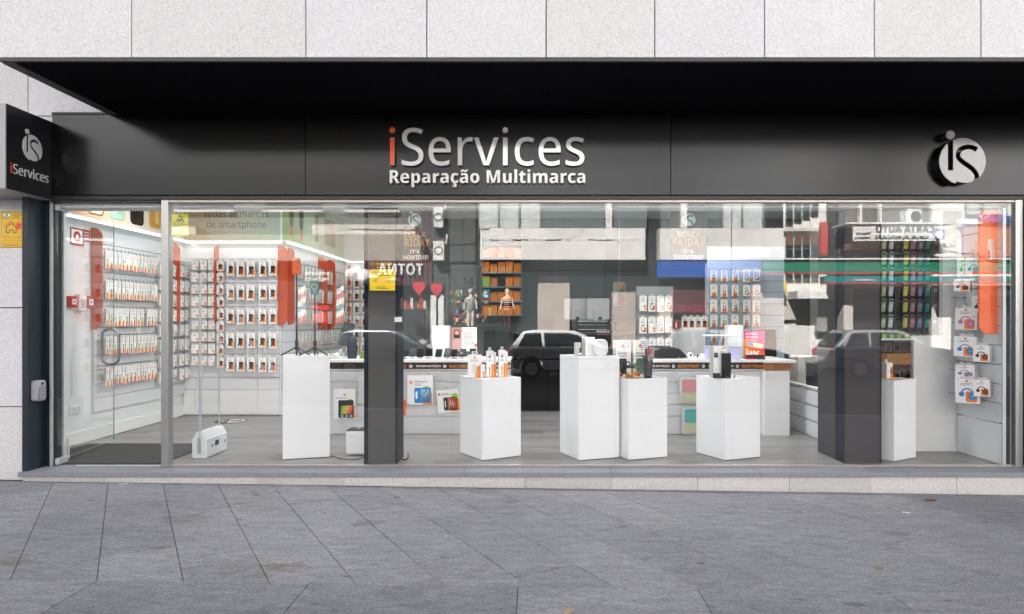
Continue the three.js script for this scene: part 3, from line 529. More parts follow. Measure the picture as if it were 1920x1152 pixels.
// inner wall and farthest wall
{
  const zc = (ZB1 + ZB2) / 2, w = ZB1 - ZB2 - 0.06, hooks = [], list = [];
  [2.22, 1.88, 1.54, 1.2, 0.86].forEach((y, r) => { for (let c = 0; c < 15; c++) { const z = -3.95 - c * 0.165; hooks.push([zc - z, y + 0.004]); list.push([r, c, zc - z, y]); } });
  const t = slatWall('display_wall', 'long white slotted wall of cable packs running back behind the tripods', 'display wall', [XS, 0, zc], Math.PI / 2, w, 0.36, 2.42, 0.17, [], hooks);
  for (const [r, c, lx, y] of list) hang(t, 'cable_pack', ['slim', (r * 3 + c * 2) % 8], 0.075, 0.21, 0.07, lx, y, 0.09, `white cable pack seen edge on, ${ORD[c]} back in the ${rowName(r, 5)} row of the inner wall`, 'cable pack', 'cable packs on the inner wall');
  const h2 = [], l2 = [];
  for (let r = 0; r < 7; r++) for (let c = 0; c < 5; c++) { const lx = -0.545 + 0.11 + c * 0.145, y = 2.2 - r * 0.245; h2.push([lx, y + 0.004]); l2.push([r, c, lx, y]); }
  const u = slatWall('display_wall', 'farthest slotted display wall partly hidden by the grey pillar', 'display wall', [(XS + XF) / 2, 0, ZB2], 0, XF - XS - 0.03, 0.36, 2.42, 0.17, [], h2);
  for (const [r, c, lx, y] of l2) hang(u, 'phone_case_pack', ['phone', (r * 2 + c) % 5], 0.12, 0.2, 0.03, lx, y, 0.09, `pack with dark case in column ${ORD[c]}, ${rowName(r, 7)} row of the farthest display wall`, 'phone case pack', 'packs on the farthest display wall');
}
// fire and alarm fittings by the door
{
  const x = XL + 0.002, z = (px, o = 0) => CAM_Z - (FOCAL * (-XL - o)) / (1001 - px);
  const call = (label, px, py, w, h) => { const t = thing('alarm_box', label, 'alarm box', [x, Y(py, z(px)), z(px)], Math.PI / 2); part('housing', bx(-w / 2, -h / 2, 0, w / 2, h / 2, 0.05, 0.008), Mt.red, t); part('plate', bx(-w / 4, -h / 4, 0.0505, w / 3.2, h / 4, 0.056, 0.002), Mt.white, t); part('button', mv(cyl(0.012, 0.012, 0.004, 12).rotateX(Math.PI / 2), 0, 0, 0.0565), Mt.dark, t); };
  call('red fire alarm call box left of the keypad', 129, 566, 0.11, 0.12); call('red fire alarm call box between keypad and orange fin', 161, 567, 0.12, 0.14);
  const k = thing('keypad', 'white alarm keypad between two red call boxes', 'keypad', [x, Y(567, z(145)), z(145)], Math.PI / 2); part('body', bx(-0.06, -0.09, 0, 0.06, 0.09, 0.06, 0.006), Mt.white, k);
  for (let i = 0; i < 12; i++) part('key', bx(-0.04 + (i % 3) * 0.03, -0.06 + Math.floor(i / 3) * 0.025, 0.0605, -0.022 + (i % 3) * 0.03, -0.045 + Math.floor(i / 3) * 0.025, 0.064), Mt.pale, k);
  single('wall_sign', ...printBox(0.22, 0.19, 0.004, mapped(cv(96, 84, (c, w, h) => { fillR(c, '#b5121b', 0, 0, w, h); fillR(c, '#f2f2f2', 8, 8, w - 16, h - 16); disc(c, '#b5121b', 48, 42, 26); disc(c, '#f2f2f2', 48, 42, 12); }))), 'red and white hose reel sign high on the wall by the door', 'sign', [x + 0.003, Y(444, z(143)), z(143)], Math.PI / 2);
  single('wall_sign', ...printBox(0.13, 0.13, 0.004, mapped(cv(64, 64, (c, w, h) => { fillR(c, '#b5121b', 0, 0, w, h); for (let i = 0; i < 3; i++) fillR(c, '#e9d5d5', 10, 12 + i * 16, 44, 7); }))), 'small red sign beside the hose reel sign', 'sign', [x + 0.003, Y(442, z(160)), z(160)], Math.PI / 2);
  const s = thing('wall_socket', 'white double wall socket low on the wall by the mat', 'socket', [x, Y(768, z(139)), z(139)], Math.PI / 2);
  part('plate', bx(-0.085, -0.045, 0, 0.085, 0.045, 0.012, 0.004), Mt.white, s);
  for (const o of [-0.04, 0.04]) part('outlet', mv(new THREE.TorusGeometry(0.022, 0.005, 6, 18), o, 0, 0.0125), Mt.pale, s);
}
// ================================================================ ON THE FLOOR
single('entrance_mat', bx(-4.93, -0.004, -1.16, -3.55, 0.006, -0.1, 0.003), mapped(texMat, 0.95), 'charcoal ribbed entrance mat just inside the door', 'mat');
{
  const t = single('floor_sticker', new THREE.CylinderGeometry(0.21, 0.21, 0.003, 32), [Mt.dark, mapped(cv(192, 192, (x, w, h) => { disc(x, '#31161a', 96, 96, 96); disc(x, '#e9e6e2', 96, 84, 74); fillR(x, '#31161a', 0, 108, w, 84); fillR(x, '#e9e6e2', 40, 30, 112, 70); fillR(x, '#2b2b2d', 70, 30, 52, 70); fine(x, 40, 124, 110, 3, 14, '#e9e6e2'); })), Mt.dark], 'round dark and white floor sticker in front of the back display', 'sticker', [-4.12, -0.002, -2.85]);
  t.rotation.y = 0.3;
}
{ // article surveillance gate
  const t = thing('security_gate', 'white security gate base with tall clear panel beside the entrance mat', 'security gate', [-3.325, -0.004, -0.6]);
  const s = new THREE.Shape([[-0.075, 0.012], [-0.06, 0], [0.06, 0], [0.075, 0.012], [0.075, 0.19], [0.062, 0.2], [0.062, 0.21], [0.03, 0.262], [-0.03, 0.262], [-0.062, 0.21], [-0.062, 0.2], [-0.075, 0.19]].map((p) => new THREE.Vector2(...p)));
  const g = ext(s, 0.43, 0.006, 4); g.translate(0, 0, -0.215); part('base', g, mat([0.66, 0.69, 0.69], 0.35), t);
  const pn = ext(rrect(0.4, 1.6, 0.03), 0.01, 0); pn.rotateY(Math.PI / 2); pn.translate(-0.005, 1.04, 0); part('panel', pn, Mt.clear, t);
  part('front_rail', bx(-0.011, 0.05, 0.195, 0.011, 1.83, 0.222, 0.005), mat([0.5, 0.53, 0.55], 0.35, 0.3), t);
  part('rear_rail', bx(-0.005, 0.262, -0.206, 0.005, 1.83, -0.199), Mt.pale, t);
  part('cable_shoe', bx(-0.016, 0.05, 0.2225, 0.016, 0.2, 0.232, 0.003), mat([0.33, 0.35, 0.37], 0.4), t);
  part('display_window', bx(0.0775, 0.1, -0.02, 0.083, 0.15, 0.05, 0.002), Mt.black, t);
  for (const z of [0.12, -0.16]) part('key_hole', bx(0.0775, 0.1, z, 0.0835, 0.124, z + 0.008), Mt.dark, t);
}
function plinth(label, cx, cz, ang, w, d, h, m = Mt.gloss) {     // cx, cz: the corner nearest the window; right face turned by ang
  const t = thing('display_plinth', label, 'plinth', [cx, -0.004, cz], ang);
  part('body', bx(0, 0.006, -d, w, h, 0, 0.0025), m, t); part('foot', bx(0.012, 0, -d + 0.012, w - 0.012, 0.0058, -0.012), Mt.dark, t);
  return (lx, lz, y = h) => { const c = Math.cos(ang), s = Math.sin(ang); return [cx + lx * c + lz * s, y - 0.0035, cz - lx * s + lz * c]; };
}
const P1 = plinth('tall white plinth carrying two phone tripods', -2.473, -0.31, 0.29, 0.445, 0.44, 1.02);
const P2 = plinth('low white plinth with white and orange accessory boxes standing alone before the dark gap', -0.505, -0.26, 0.575, 0.445, 0.475, 0.8);
const P3 = plinth('tall white plinth carrying a round white diffuser', 0.437, -0.26, 0.365, 0.448, 0.465, 1.018);
const P4 = plinth('low white plinth with portable blenders and a black tumbler', 0.928, -0.285, 0.37, 0.44, 0.44, 0.797);
const P5 = plinth('low white plinth with a black cylindrical speaker and its box', 1.868, -0.26, 0.42, 0.44, 0.45, 0.8);
const P6 = plinth('low white plinth beside the phone case display', 3.49, -0.21, 0.56, 0.39, 0.4, 0.79);
// grey pillars
{
  const a = thing('pillar', 'square grey clad pillar with navy corner trims in front of the first counter', 'pillar'), x0 = X(682, -0.12), x1 = X(742, -0.12);
  part('cladding', bx(x0 + 0.04, -0.004, -0.45, x1 - 0.005, CEIL - 0.01, -0.125, 0.002), Mt.colGrey, a);
  part('corner_trim', bx(x0, -0.004, -0.448, x0 + 0.0395, CEIL - 0.01, -0.121, 0.004), Mt.navyIn, a);
  part('corner_trim', bx(x1 - 0.0045, -0.004, -0.449, x1 + 0.012, CEIL - 0.01, -0.121, 0.004), Mt.navyIn, a);
  single('paper_note', bx(X(739.5, -0.115), Y(604, -0.115), -0.1205, X(753, -0.115), Y(595, -0.115), -0.1185), Mt.white, 'small white paper note taped at the edge of the grey pillar', 'note');
  const b = thing('pillar', 'wide dark grey pillar between second counter and phone case display', 'pillar'), u0 = X(1584, -0.15), u1 = X(1650, -0.15);
  part('cladding', bx(u0, -0.004, -0.75, u1, CEIL - 0.01, -0.15, 0.002), Mt.colDark, b);
  part('corner_trim', bx(u0 - 0.006, -0.004, -0.33, u0 - 0.0005, CEIL - 0.01, -0.152, 0.002), Mt.navyIn, b);
  part('corner_trim', bx(u1 + 0.0005, -0.004, -0.33, u1 + 0.016, CEIL - 0.01, -0.148, 0.003), Mt.navyIn, b);
  part('side_panel', bx(u0 - 0.007, -0.004, -0.749, u0 - 0.0008, CEIL - 0.01, -0.332, 0.002), Mt.dark, b);
}
{
  const t = thing('air_purifier', 'white air purifier tower with black top standing behind the pillar', 'air purifier', [X(669, -0.55), -0.004, -0.62]);
  part('body', mv(new RoundedBoxGeometry(0.22, 0.245, 0.2, 3, 0.03), 0, 0.128, 0), Mt.gloss, t); part('top', mv(new RoundedBoxGeometry(0.205, 0.012, 0.185, 2, 0.006), 0, 0.2555, 0), Mt.black, t); part('grip', bx(-0.02, 0.262, -0.01, 0.02, 0.275, 0.01, 0.004), Mt.pale, t);
  single('power_cable', wire([[X(618, -0.45), 0.003, -0.45], [X(628, -0.45), 0.014, -0.4], [X(640, -0.4), 0.004, -0.34], [X(655, -0.3), 0.006, -0.3], [X(668, -0.3), 0.003, -0.32], [X(684, -0.4), 0.003, -0.5]], 0.005, 40), Mt.black, 'thin black power cable on the floor by the tall tripod plinth', 'cable');
  single('power_cable', wire([[X(756, -0.35), 0.005, -0.3], [X(764, -0.35), 0.006, -0.28], [X(767, -0.35), 0.03, -0.3], [X(765, -0.35), 0.055, -0.34]], 0.006, 24), Mt.black, 'short black cable stub sticking out behind the grey pillar', 'cable');
}
// ================================================================ COUNTERS
function banner(W, phase, periodM) { return mapped(cv(1536, 64, (x, w, h) => {
  const g = x.createLinearGradient(0, 0, 0, h); fillR(x, '#2a1417', 0, 0, w, h); fillR(x, '#4a1a20', 0, 0, w, 8); const p = periodM / W * w;
  for (let k = -1; k < W / periodM + 2; k++) { const o = (phase / W) * w + k * p; write(x, 'BLACK FRIDAY', o, 36, 40, '#d98a2b', { w: p * 0.33 }); write(x, 'DESCIDA DE PREÇOS', o + p * 0.51, 36, 26, '#efeae6', { w: p * 0.39 }); logo2d(x, o + p * 0.235, 37, 15, '#efeae6', '#2a1417'); logo2d(x, o + p * 0.765, 37, 15, '#efeae6', '#2a1417'); }
}), 0.4); }
function counter(label, x0, x1, phase, hooks) {
  const t = thing('shop_counter', label, 'counter', [0, -0.004, -1.8]);
  part('body', bx(x0 + 0.02, 0.0, -0.72, x1 - 0.02, 0.868, -0.03), Mt.white, t);
  part('worktop', bx(x0, 0.869, -0.75, x1, 0.9, 0.04, 0.003), Mt.white, t);
  const b = part('banner_strip', ...printBox(x1 - x0, 0.078, 0.004, banner(x1 - x0, phase, 0.766), Mt.dark), t); b.position.set((x0 + x1) / 2, 0.829, 0.0425);
  part('lip', bx(x0, 0.776, -0.02, x1, 0.789, 0.042, 0.002), Mt.white, t);
  part('fascia_board', bx(x0, 0.7895, -0.02, x1, 0.868, 0.04), Mt.white, t);
  for (let i = 0; i < 4; i++) part('slat', bx(x0 + 0.03, 0.222 + i * 0.137, -0.0295, x1 - 0.03, 0.353 + i * 0.137, -0.006), Mt.slat, t);
  part('slat', bx(x0 + 0.03, 0.004, -0.0295, x1 - 0.03, 0.216, -0.006), Mt.slat, t);
  part('end_post', bx(x0, 0, -0.7, x0 + 0.028, 0.775, -0.0008), mat([0.5, 0.53, 0.55], 0.4), t);
  return t;
}
const C1 = counter('white counter with sale banner strip and tablet case packs on its front', X(612, -1.8), X(957, -1.8), X(862, -1.76) - X(612, -1.8));
const C2 = counter('white counter with sale banner strip behind the blender plinth', X(1160, -1.8), X(1436, -1.8), X(1291, -1.76) - X(1160, -1.8));
{ // end block of the second counter
  part('end_panel', bx(X(1434, -1.7), 0, -0.6, X(1481, -1.7), 0.775, 0.1, 0.004), Mt.gloss, C2); part('end_top', bx(X(1434, -1.7), 0.869, -0.75, X(1492, -1.7), 0.9, 0.14, 0.004), Mt.white, C2);
  part('end_band', bx(X(1434, -1.7), 0.778, -0.7, X(1488, -1.7), 0.868, 0.128, 0.003), mat([0.3, 0.12, 0.05], 0.5), C2, 'orange and dark banner end of the strip');
}
const tabletArt = [cv(160, 184, (x, w, h) => { fillR(x, '#f1f0ee', 0, 0, w, h); logo2d(x, 22, 44, 11, '#ee7219', '#f1f0ee'); write(x, 'iPad Case X7', 84, 38, 15, '#43464c', { w: 76 }); fine(x, 46, 52, 50, 2, 9); disc(x, '#8fbf2d', 118, 96, 28); rbox(x, '#f08a1d', 96, 108, 60, 76, 6); rbox(x, '#1d84cf', 44, 78, 104, 96, 10); rbox(x, '#ffffff', 52, 100, 12, 48, 6); const g = x.createLinearGradient(80, 84, 140, 168); g.addColorStop(0, '#8fc0df'); g.addColorStop(1, '#41608f'); rbox(x, g, 82, 86, 58, 82, 3); for (let i = 0; i < 12; i++) fillR(x, ['#e8f0f6', '#c9dceb', '#5db27a'][i % 3], 90 + (i % 4) * 12, 94 + Math.floor(i / 4) * 14, 7, 7); }),
  cv(160, 150, (x, w, h) => { fillR(x, '#efeeec', 0, 0, w, h); disc(x, '#e05a1c', 18, 26, 9); fine(x, 34, 22, 70, 2, 9); disc(x, '#8fbf2d', 128, 50, 24); rbox(x, '#f0801d', 92, 62, 64, 84, 6); rbox(x, '#1d1b1c', 44, 50, 96, 88, 10); rbox(x, '#ded9d4', 52, 72, 9, 44, 4); rbox(x, '#a5492a', 74, 54, 60, 74, 3); x.strokeStyle = '#f3d7c4'; x.lineWidth = 3; x.beginPath(); x.moveTo(84, 108); x.lineTo(94, 72); x.lineTo(98, 108); x.lineTo(110, 78); x.lineTo(112, 110); x.lineTo(124, 92); x.stroke(); }),
  cv(160, 220, (x, w, h) => { fillR(x, '#f0efed', 0, 0, w, h); logo2d(x, 80, 42, 9, '#e05a1c', '#f0efed'); fine(x, 16, 64, 128, 1, 12); disc(x, '#8fbf2d', 120, 100, 26); rbox(x, '#f0801d', 100, 118, 56, 100, 6); rbox(x, '#22262b', 34, 82, 112, 132, 10); const g = x.createLinearGradient(52, 140, 130, 180); g.addColorStop(0, '#58b66a'); g.addColorStop(0.5, '#e9b13c'); g.addColorStop(1, '#c2305a'); x.fillStyle = g; x.beginPath(); x.moveTo(58, 124); x.lineTo(140, 120); x.lineTo(128, 186); x.lineTo(54, 186); x.fill(); for (let i = 0; i < 3; i++) disc(x, '#9fb0c0', 62 + i * 32, 200, 10); })].map((t) => mapped(t, 0.4));
function tabletPack(label, art, px0, py0, px1, py1, tilt = 0) {
  const z = -1.74, t = thing('tablet_case_pack', label, 'tablet case pack', [(X(px0, z) + X(px1, z)) / 2, Y((py0 + py1) / 2, z), z]); t.rotation.z = tilt;
  const w = X(px1, z) - X(px0, z), h = Y(py0, z) - Y(py1, z); part('pack', ...printBox(w, h, 0.03, art), t);
  part('hook', wire([[0, h / 2 + 0.02, -0.05], [0, h / 2 + 0.022, 0], [0, h / 2 + 0.034, 0.03]], 0.003, 8, 5), Mt.hook, t); part('hang_tab', bx(-0.03, h / 2, -0.0012, 0.03, h / 2 + 0.028, 0.0012), Mt.clear, t);
}
tabletPack('large tablet case pack with a bright blue case on the counter front', tabletArt[0], 764, 704, 812, 759);
tabletPack('tilted tablet case pack with a black and brown case on the counter front', tabletArt[1], 820, 731, 862, 773, 0.09);
tabletPack('tablet case pack with a colourful screen on the counter front left of the pillar', tabletArt[2], 626, 730, 667, 785);
single('case_pack', bx(-0.04, -0.17, -0.012, 0.04, 0.17, 0.012), Mt.card, 'plain white pack hanging on the counter at the pillar edge', 'pack', [X(680, -1.74), Y(731, -1.74), -1.74]);
single('case_pack', bx(-0.05, -0.09, -0.012, 0.03, 0.09, 0.012), Mt.orangeBright, 'orange pack edge peeping out right of the grey pillar', 'pack', [X(756, -1.74), Y(765, -1.74), -1.74]);
for (const [l, c, a, b, e, f] of [['pink tablet sleeve in a pale pack on the second counter front', [0.6, 0.25, 0.29], 1274, 709, 1322, 757], ['turquoise tablet sleeve in a pale pack low on the second counter front', [0.08, 0.4, 0.4], 1279, 765, 1326, 815]]) {
  const z = -1.745, t = thing('sleeve_pack', l, 'tablet sleeve', [(X(a, z) + X(e, z)) / 2, Y((b + f) / 2, z), z]), w = X(e, z) - X(a, z), h = Y(b, z) - Y(f, z);
  part('pack', mv(ext(rrect(w, h, 0.03), 0.02, 0.003), 0, 0, -0.01), mat([0.6, 0.6, 0.57], 0.4), t); part('sleeve', mv(ext(rrect(w * 0.86, h * 0.5, 0.02), 0.004, 0.001), 0.01, h * 0.2, 0.0135), mat(c, 0.6), t); part('label_band', bx(-w * 0.42, -h * 0.42, 0.0135, w * 0.45, -h * 0.05, 0.016), mat([0.55, 0.58, 0.36], 0.6), t);
}
// things on the first counter
const onC = (px, z) => [X(px, z), 0.8965, z];
[757, 772, 787, 804, 821, 837, 852, 866, 887].forEach((px, i) => {
  const t = thing('demo_phone', `small dark demo phone on a stand, ${ORD[i]} from the pillar along the first counter`, 'phone', onC(px, -1.9 - (i % 2) * 0.06), rr(-0.25, 0.25), 'demo phones on the first counter');
  const s = part('screen', mv(new RoundedBoxGeometry(0.082, 0.1 + (i % 3) * 0.012, 0.009, 2, 0.004), 0, 0.055, 0), i % 4 === 1 ? mat([0.03, 0.03, 0.035], 0.2) : Mt.blackGloss, t); s.rotation.x = -0.55; s.position.set(0, 0.026, -0.01);
  part('stand', join([bx(-0.012, 0, -0.03, 0.012, 0.006, 0.03), bx(-0.009, 0.006, -0.032, 0.009, 0.05, -0.022)]), Mt.pale, t);
  if (i % 3 === 0) part('case_edge', bx(-0.042, 0.006, 0.01, 0.042, 0.012, 0.03), i ? Mt.red : Mt.dark, t);
});
{
  const t = thing('portable_speaker', 'dark blue barrel shaped portable speaker on the first counter', 'speaker', onC(660, -2.0));
  part('body', new THREE.LatheGeometry([[0, 0], [0.05, 0], [0.058, 0.03], [0.06, 0.14], [0.056, 0.24], [0.048, 0.262], [0, 0.262]].map((p) => new THREE.Vector2(...p)), 24), mat([0.022, 0.03, 0.05], 0.6), t);
  part('carry_loop', wire([[-0.03, 0.255, 0], [-0.02, 0.285, 0], [0.02, 0.285, 0], [0.03, 0.255, 0]], 0.006, 16), Mt.black, t);
  const u = thing('tablet_stand', 'black tilted tablet on a metal arm stand on the first counter', 'tablet stand', onC(640, -2.15));
  const s = part('tablet', mv(new RoundedBoxGeometry(0.15, 0.3, 0.01, 2, 0.004), 0, 0, 0), mat([0.02, 0.021, 0.022], 0.25), u); s.rotation.set(-0.25, 0, -0.25); s.position.set(0.06, 0.3, 0);
  part('arm', wire([[-0.1, 0.01, 0.02], [-0.03, 0.07, 0.03], [0.05, 0.17, 0.0], [0.06, 0.26, -0.01]], 0.009, 24), Mt.silver, u); part('foot', cyl(0.07, 0.065, 0.012, 24), Mt.silver, u);
  const v = thing('charging_cables', 'tangle of white charging cables beside the tablet arm stand', 'cables', onC(630, -1.95));
  for (let i = 0; i < 3; i++) part('cable', wire(Array.from({ length: 7 }, (_, k) => [rr(-0.1, 0.12), 0.006 + (k % 3) * rr(0.0, 0.05), rr(-0.05, 0.05)]), 0.004, 40), Mt.white, v);
  const w2 = thing('green_case', 'small green case leaning on the first counter beside the pillar', 'case', onC(679, -2.0)); part('shell', bx(-0.03, 0.0, -0.02, 0.03, 0.07, 0.02, 0.008), mat([0.14, 0.22, 0.03], 0.5), w2);
}
const totemArt = (l, s) => mapped(cv(128, 256, (x, w, h) => { fillR(x, '#dfe6e2', 0, 0, w, h); x.save(); x.translate(34, 128); x.rotate(-Math.PI / 2); write(x, l, 0, 0, 26, '#f6fffb', { w: 210 }); x.restore(); x.save(); x.translate(96, 128); x.rotate(-Math.PI / 2); write(x, s, 0, 0, 26, '#f6fffb', { w: 220 }); x.restore(); }), 0.4);
function totem(label, px0, px1, py0, py1, z, art) { const t = thing('info_totem', label, 'display column', [(X(px0, z) + X(px1, z)) / 2, 0.8965, z]); const w = X(px1, z) - X(px0, z), h = Y(py0, z) - 0.8965; const m = part('column', ...printBox(w, h, 0.16, art, Mt.wallCool), t); m.position.y = h / 2; part('cap', bx(-w / 2 - 0.004, h, -0.084, w / 2 + 0.004, h + 0.008, 0.084), Mt.white, t); }
totem('pale square column with vertical white lettering on the first counter', 813, 843, 612, 668, -2.2, totemArt('seminovos', 'Recondicionados'));
totem('pale square column with vertical white lettering behind the second counter speaker box', 1362, 1390, 611, 672, -2.2, totemArt('Recondicionados', 'seminovos'));
{
  const z = -2.25, t = thing('info_board', 'upright counter board with a smiling person photo beside a white price list', 'board', [(X(845, z) + X(894, z)) / 2, 0.8965, z]), w = X(894, z) - X(845, z), h = Y(614, z) - Y(659, z), b = Y(659, z) - 0.8965;
  const m = part('print', ...printBox(w, h, 0.006, mapped(cv(220, 200, (x, W, H) => { fillR(x, '#b98785', 0, 0, 92, H); rbox(x, '#2b1c1a', 28, 20, 48, 96, 22); disc(x, '#d9a792', 52, 46, 18); rbox(x, '#cfa9a5', 14, 92, 74, 120, 24); rbox(x, '#d9a792', 50, 92, 30, 14, 7); fillR(x, '#eceae7', 92, 0, 128, H); disc(x, '#e2672a', 92, 30, 8); disc(x, '#e2672a', 212, 150, 15); disc(x, '#7cae3c', 186, 134, 6); fillR(x, '#222', 205, 182, 10, 10); fine(x, 118, 22, 72, 1, 10); fine(x, 108, 44, 90, 13, 10); }), 0.4)), t); m.position.y = b + h / 2;
  part('easel', join([bx(-w / 2 + 0.02, 0, -0.05, -w / 2 + 0.04, b + 0.1, -0.0035), bx(w / 2 - 0.04, 0, -0.05, w / 2 - 0.02, b + 0.1, -0.0035)]), Mt.dark, t);
}
// things on the second counter
{
  const z = -2.0, t = thing('promo_board', 'pink to orange promotional price board standing on the second counter', 'board', [(X(1395, z) + X(1434, z)) / 2, 0.8965, z]), w = X(1434, z) - X(1395, z), h = Y(621, z) - Y(670, z);
  const m = part('print', ...printBox(w, h, 0.006, mapped(cv(200, 250, (x, W, H) => { const g = x.createLinearGradient(W, 0, 0, H); g.addColorStop(0, '#d01f86'); g.addColorStop(0.45, '#dd3b6d'); g.addColorStop(0.6, '#ef6a26'); g.addColorStop(1, '#f08b22'); x.fillStyle = g; x.fillRect(0, 0, W, H); write(x, 'RETOMAS', 74, 28, 28, '#ffe6f2', { w: 116 }); write(x, 'iServices', 74, 58, 28, '#ffe6f2', { w: 116 }); fine(x, 16, 78, 120, 2, 10, '#ffd0dd'); x.save(); x.translate(105, 135); x.rotate(0.18); rbox(x, '#f4d2a8', -80, -22, 160, 44, 8); rbox(x, '#8fa7c4', -74, -17, 60, 34, 5); x.restore(); write(x, 'até', 28, 178, 22, '#fff', { w: 30 }); write(x, '689€', 84, 214, 62, '#fff', { w: 130 }); }), 0.4)), t); m.position.y = Y(670, z) - 0.8965 + h / 2;
  part('base', bx(-w / 2, 0, -0.06, w / 2, Y(670, z) - 0.8965 - 0.0015, 0.03), Mt.dark, t);
  const d = thing('charging_dock', 'pale lilac charging dock with a flat shade lamp on the second counter', 'charging dock', onC(1350, -2.0));
  part('tray', mv(new RoundedBoxGeometry(0.42, 0.03, 0.2, 2, 0.01), 0, 0.016, 0), Mt.lilac, d); part('stem', cyl(0.011, 0.009, 0.28, 12), Mt.lilac, d); part('shade', mv(new RoundedBoxGeometry(0.42, 0.022, 0.16, 2, 0.01), -0.0, 0.285, 0), mat([0.68, 0.72, 0.75], 0.4), d);
  for (const [l, p, w3, h3] of [['lilac cup shaped charger left of the speaker box', 1329, 0.1, 0.15], ['lilac cup shaped charger right of the speaker box', 1379, 0.13, 0.15]]) { const q = thing('wireless_charger', l, 'charger', onC(p, -1.86)); part('body', mv(new RoundedBoxGeometry(w3, h3, 0.1, 3, 0.02), 0, h3 / 2, 0), Mt.lilac, q); part('lid', mv(new RoundedBoxGeometry(w3 * 1.04, 0.012, 0.105, 2, 0.005), 0, h3 + 0.0062, 0), mat([0.62, 0.61, 0.8], 0.35), q); }
  const c = thing('security_camera', 'small white rounded camera on the second counter', 'camera', onC(1294, -1.9)); part('body', mv(new THREE.SphereGeometry(0.035, 20, 14).scale(1, 1.15, 1), 0, 0.045, 0), Mt.gloss, c); part('lens', mv(cyl(0.014, 0.014, 0.004, 16).rotateX(Math.PI / 2), 0, 0.05, 0.034), Mt.black, c); part('foot', cyl(0.03, 0.026, 0.01, 18), Mt.gloss, c);
  const e = thing('earbud_case', 'open white earbud case on the second counter', 'earbuds', onC(1319, -1.86)); part('case', mv(new RoundedBoxGeometry(0.07, 0.03, 0.05, 3, 0.012), 0, 0.016, 0), Mt.gloss, e); const lid = part('lid', mv(new RoundedBoxGeometry(0.07, 0.045, 0.014, 3, 0.006), 0, 0.022, 0), Mt.gloss, e); lid.position.set(0, 0.026, -0.024); lid.rotation.x = -0.5;
  const f = thing('demo_item', 'tiny black and white gadget between the camera and the earbuds', 'gadget', onC(1308, -1.84)); part('block', bx(-0.025, 0, -0.02, 0.025, 0.022, 0.02, 0.004), Mt.white, f); part('knob', mv(cyl(0.011, 0.008, 0.028, 12), 0, 0.0222, 0), Mt.black, f);
  const g = thing('laptop_bag', 'soft black laptop bag lying on the second counter beside the tumbler', 'bag', onC(1246, -2.1));
  const bs = new THREE.Shape(); bs.moveTo(-0.24, 0); bs.lineTo(0.27, 0); bs.quadraticCurveTo(0.22, 0.06, 0.17, 0.105); bs.quadraticCurveTo(0, 0.165, -0.2, 0.13); bs.quadraticCurveTo(-0.25, 0.08, -0.24, 0); const bg = ext(bs, 0.2, 0.015); bg.translate(0, 0.012, -0.1); part('shell', bg, mat([0.016, 0.016, 0.018], 0.75), g);
  part('zip', wire([[-0.2, 0.1, 0.117], [-0.05, 0.125, 0.117], [0.1, 0.105, 0.117], [0.2, 0.06, 0.117]], 0.004, 20), Mt.dark, g); for (const q of [-0.06, 0.16]) part('button', mv(new THREE.SphereGeometry(0.014, 12, 8), q, 0.03, 0.117), Mt.blackGloss, g);
  for (const [l, p, c2, tz] of [['red edged black phone lying before the promotional board', 1409, Mt.red, 0.2], ['black phone lying flat near the end of the second counter', 1424, Mt.dark, -0.3]]) { const q = thing('demo_phone', l, 'phone', onC(p, -1.84), tz); part('case_edge', mv(new RoundedBoxGeometry(0.13, 0.012, 0.075, 2, 0.004), 0, 0.0062, 0), c2, q); const s = part('screen', mv(new RoundedBoxGeometry(0.12, 0.008, 0.07, 2, 0.003), 0, 0, 0), Mt.blackGloss, q); s.position.set(0, 0.034, -0.012); s.rotation.x = 0.5; part('prop', bx(-0.02, 0.012, -0.03, 0.02, 0.03, -0.015), Mt.dark, q); }
}
// ================================================================ ON THE PLINTHS
function tripod(label, px, z, py0, caseMat, ring, topPy) {
  const y0 = 1.0135, t = thing('phone_tripod', label, 'tripod', [X(px, z), y0, z]);
  const top = Y(topPy, z) - y0; part('pole', join([cyl(0.0095, 0.0095, 0.3, 12), mv(cyl(0.0075, 0.0075, top - 0.28, 12), 0, 0.28, 0)]), Mt.black, t); part('collar', mv(cyl(0.017, 0.017, 0.05, 14), 0, 0.1, 0), Mt.black, t);
  part('hub', mv(cyl(0.02, 0.016, 0.04, 14), 0, 0.055, 0), Mt.black, t);
  for (const a of [0.35, 2.45, 4.6]) { const l = part('leg', bar([0, 0.085, 0], [0.155 * Math.cos(a), 0.007, 0.155 * Math.sin(a)], 0.0075), Mt.black, t); part('foot', mv(new THREE.SphereGeometry(0.009, 10, 8), 0.155 * Math.cos(a), 0.009, 0.155 * Math.sin(a)), Mt.black, l); }
  const c = new THREE.Group(); c.name = 'phone_case'; t.add(c); c.position.y = top;
  part('shell', mv(ext(rrect(0.086, 0.168, 0.016), 0.01, 0.003), 0, 0.07, 0), caseMat, c); part('camera_cutout', mv(ext(rrect(0.036, 0.034, 0.008), 0.003), 0.02, 0.125, 0.0135), mat([0.1, 0.16, 0.16], 0.3), c);
  if (ring) part('magnet_ring', join([mv(new THREE.TorusGeometry(0.027, 0.003, 6, 30), 0, 0.065, 0.0135), bx(-0.002, 0.008, 0.0125, 0.002, 0.03, 0.0155)]), Mt.white, c);
  return t;
}
tripod('black tripod holding a bright orange phone case on the tall plinth', 556, -0.56, 667, Mt.orangeBright, false, 512);
tripod('black tripod holding a teal phone case with white ring on the tall plinth', 590, -0.5, 667, mat([0.1, 0.25, 0.24], 0.4), true, 550);
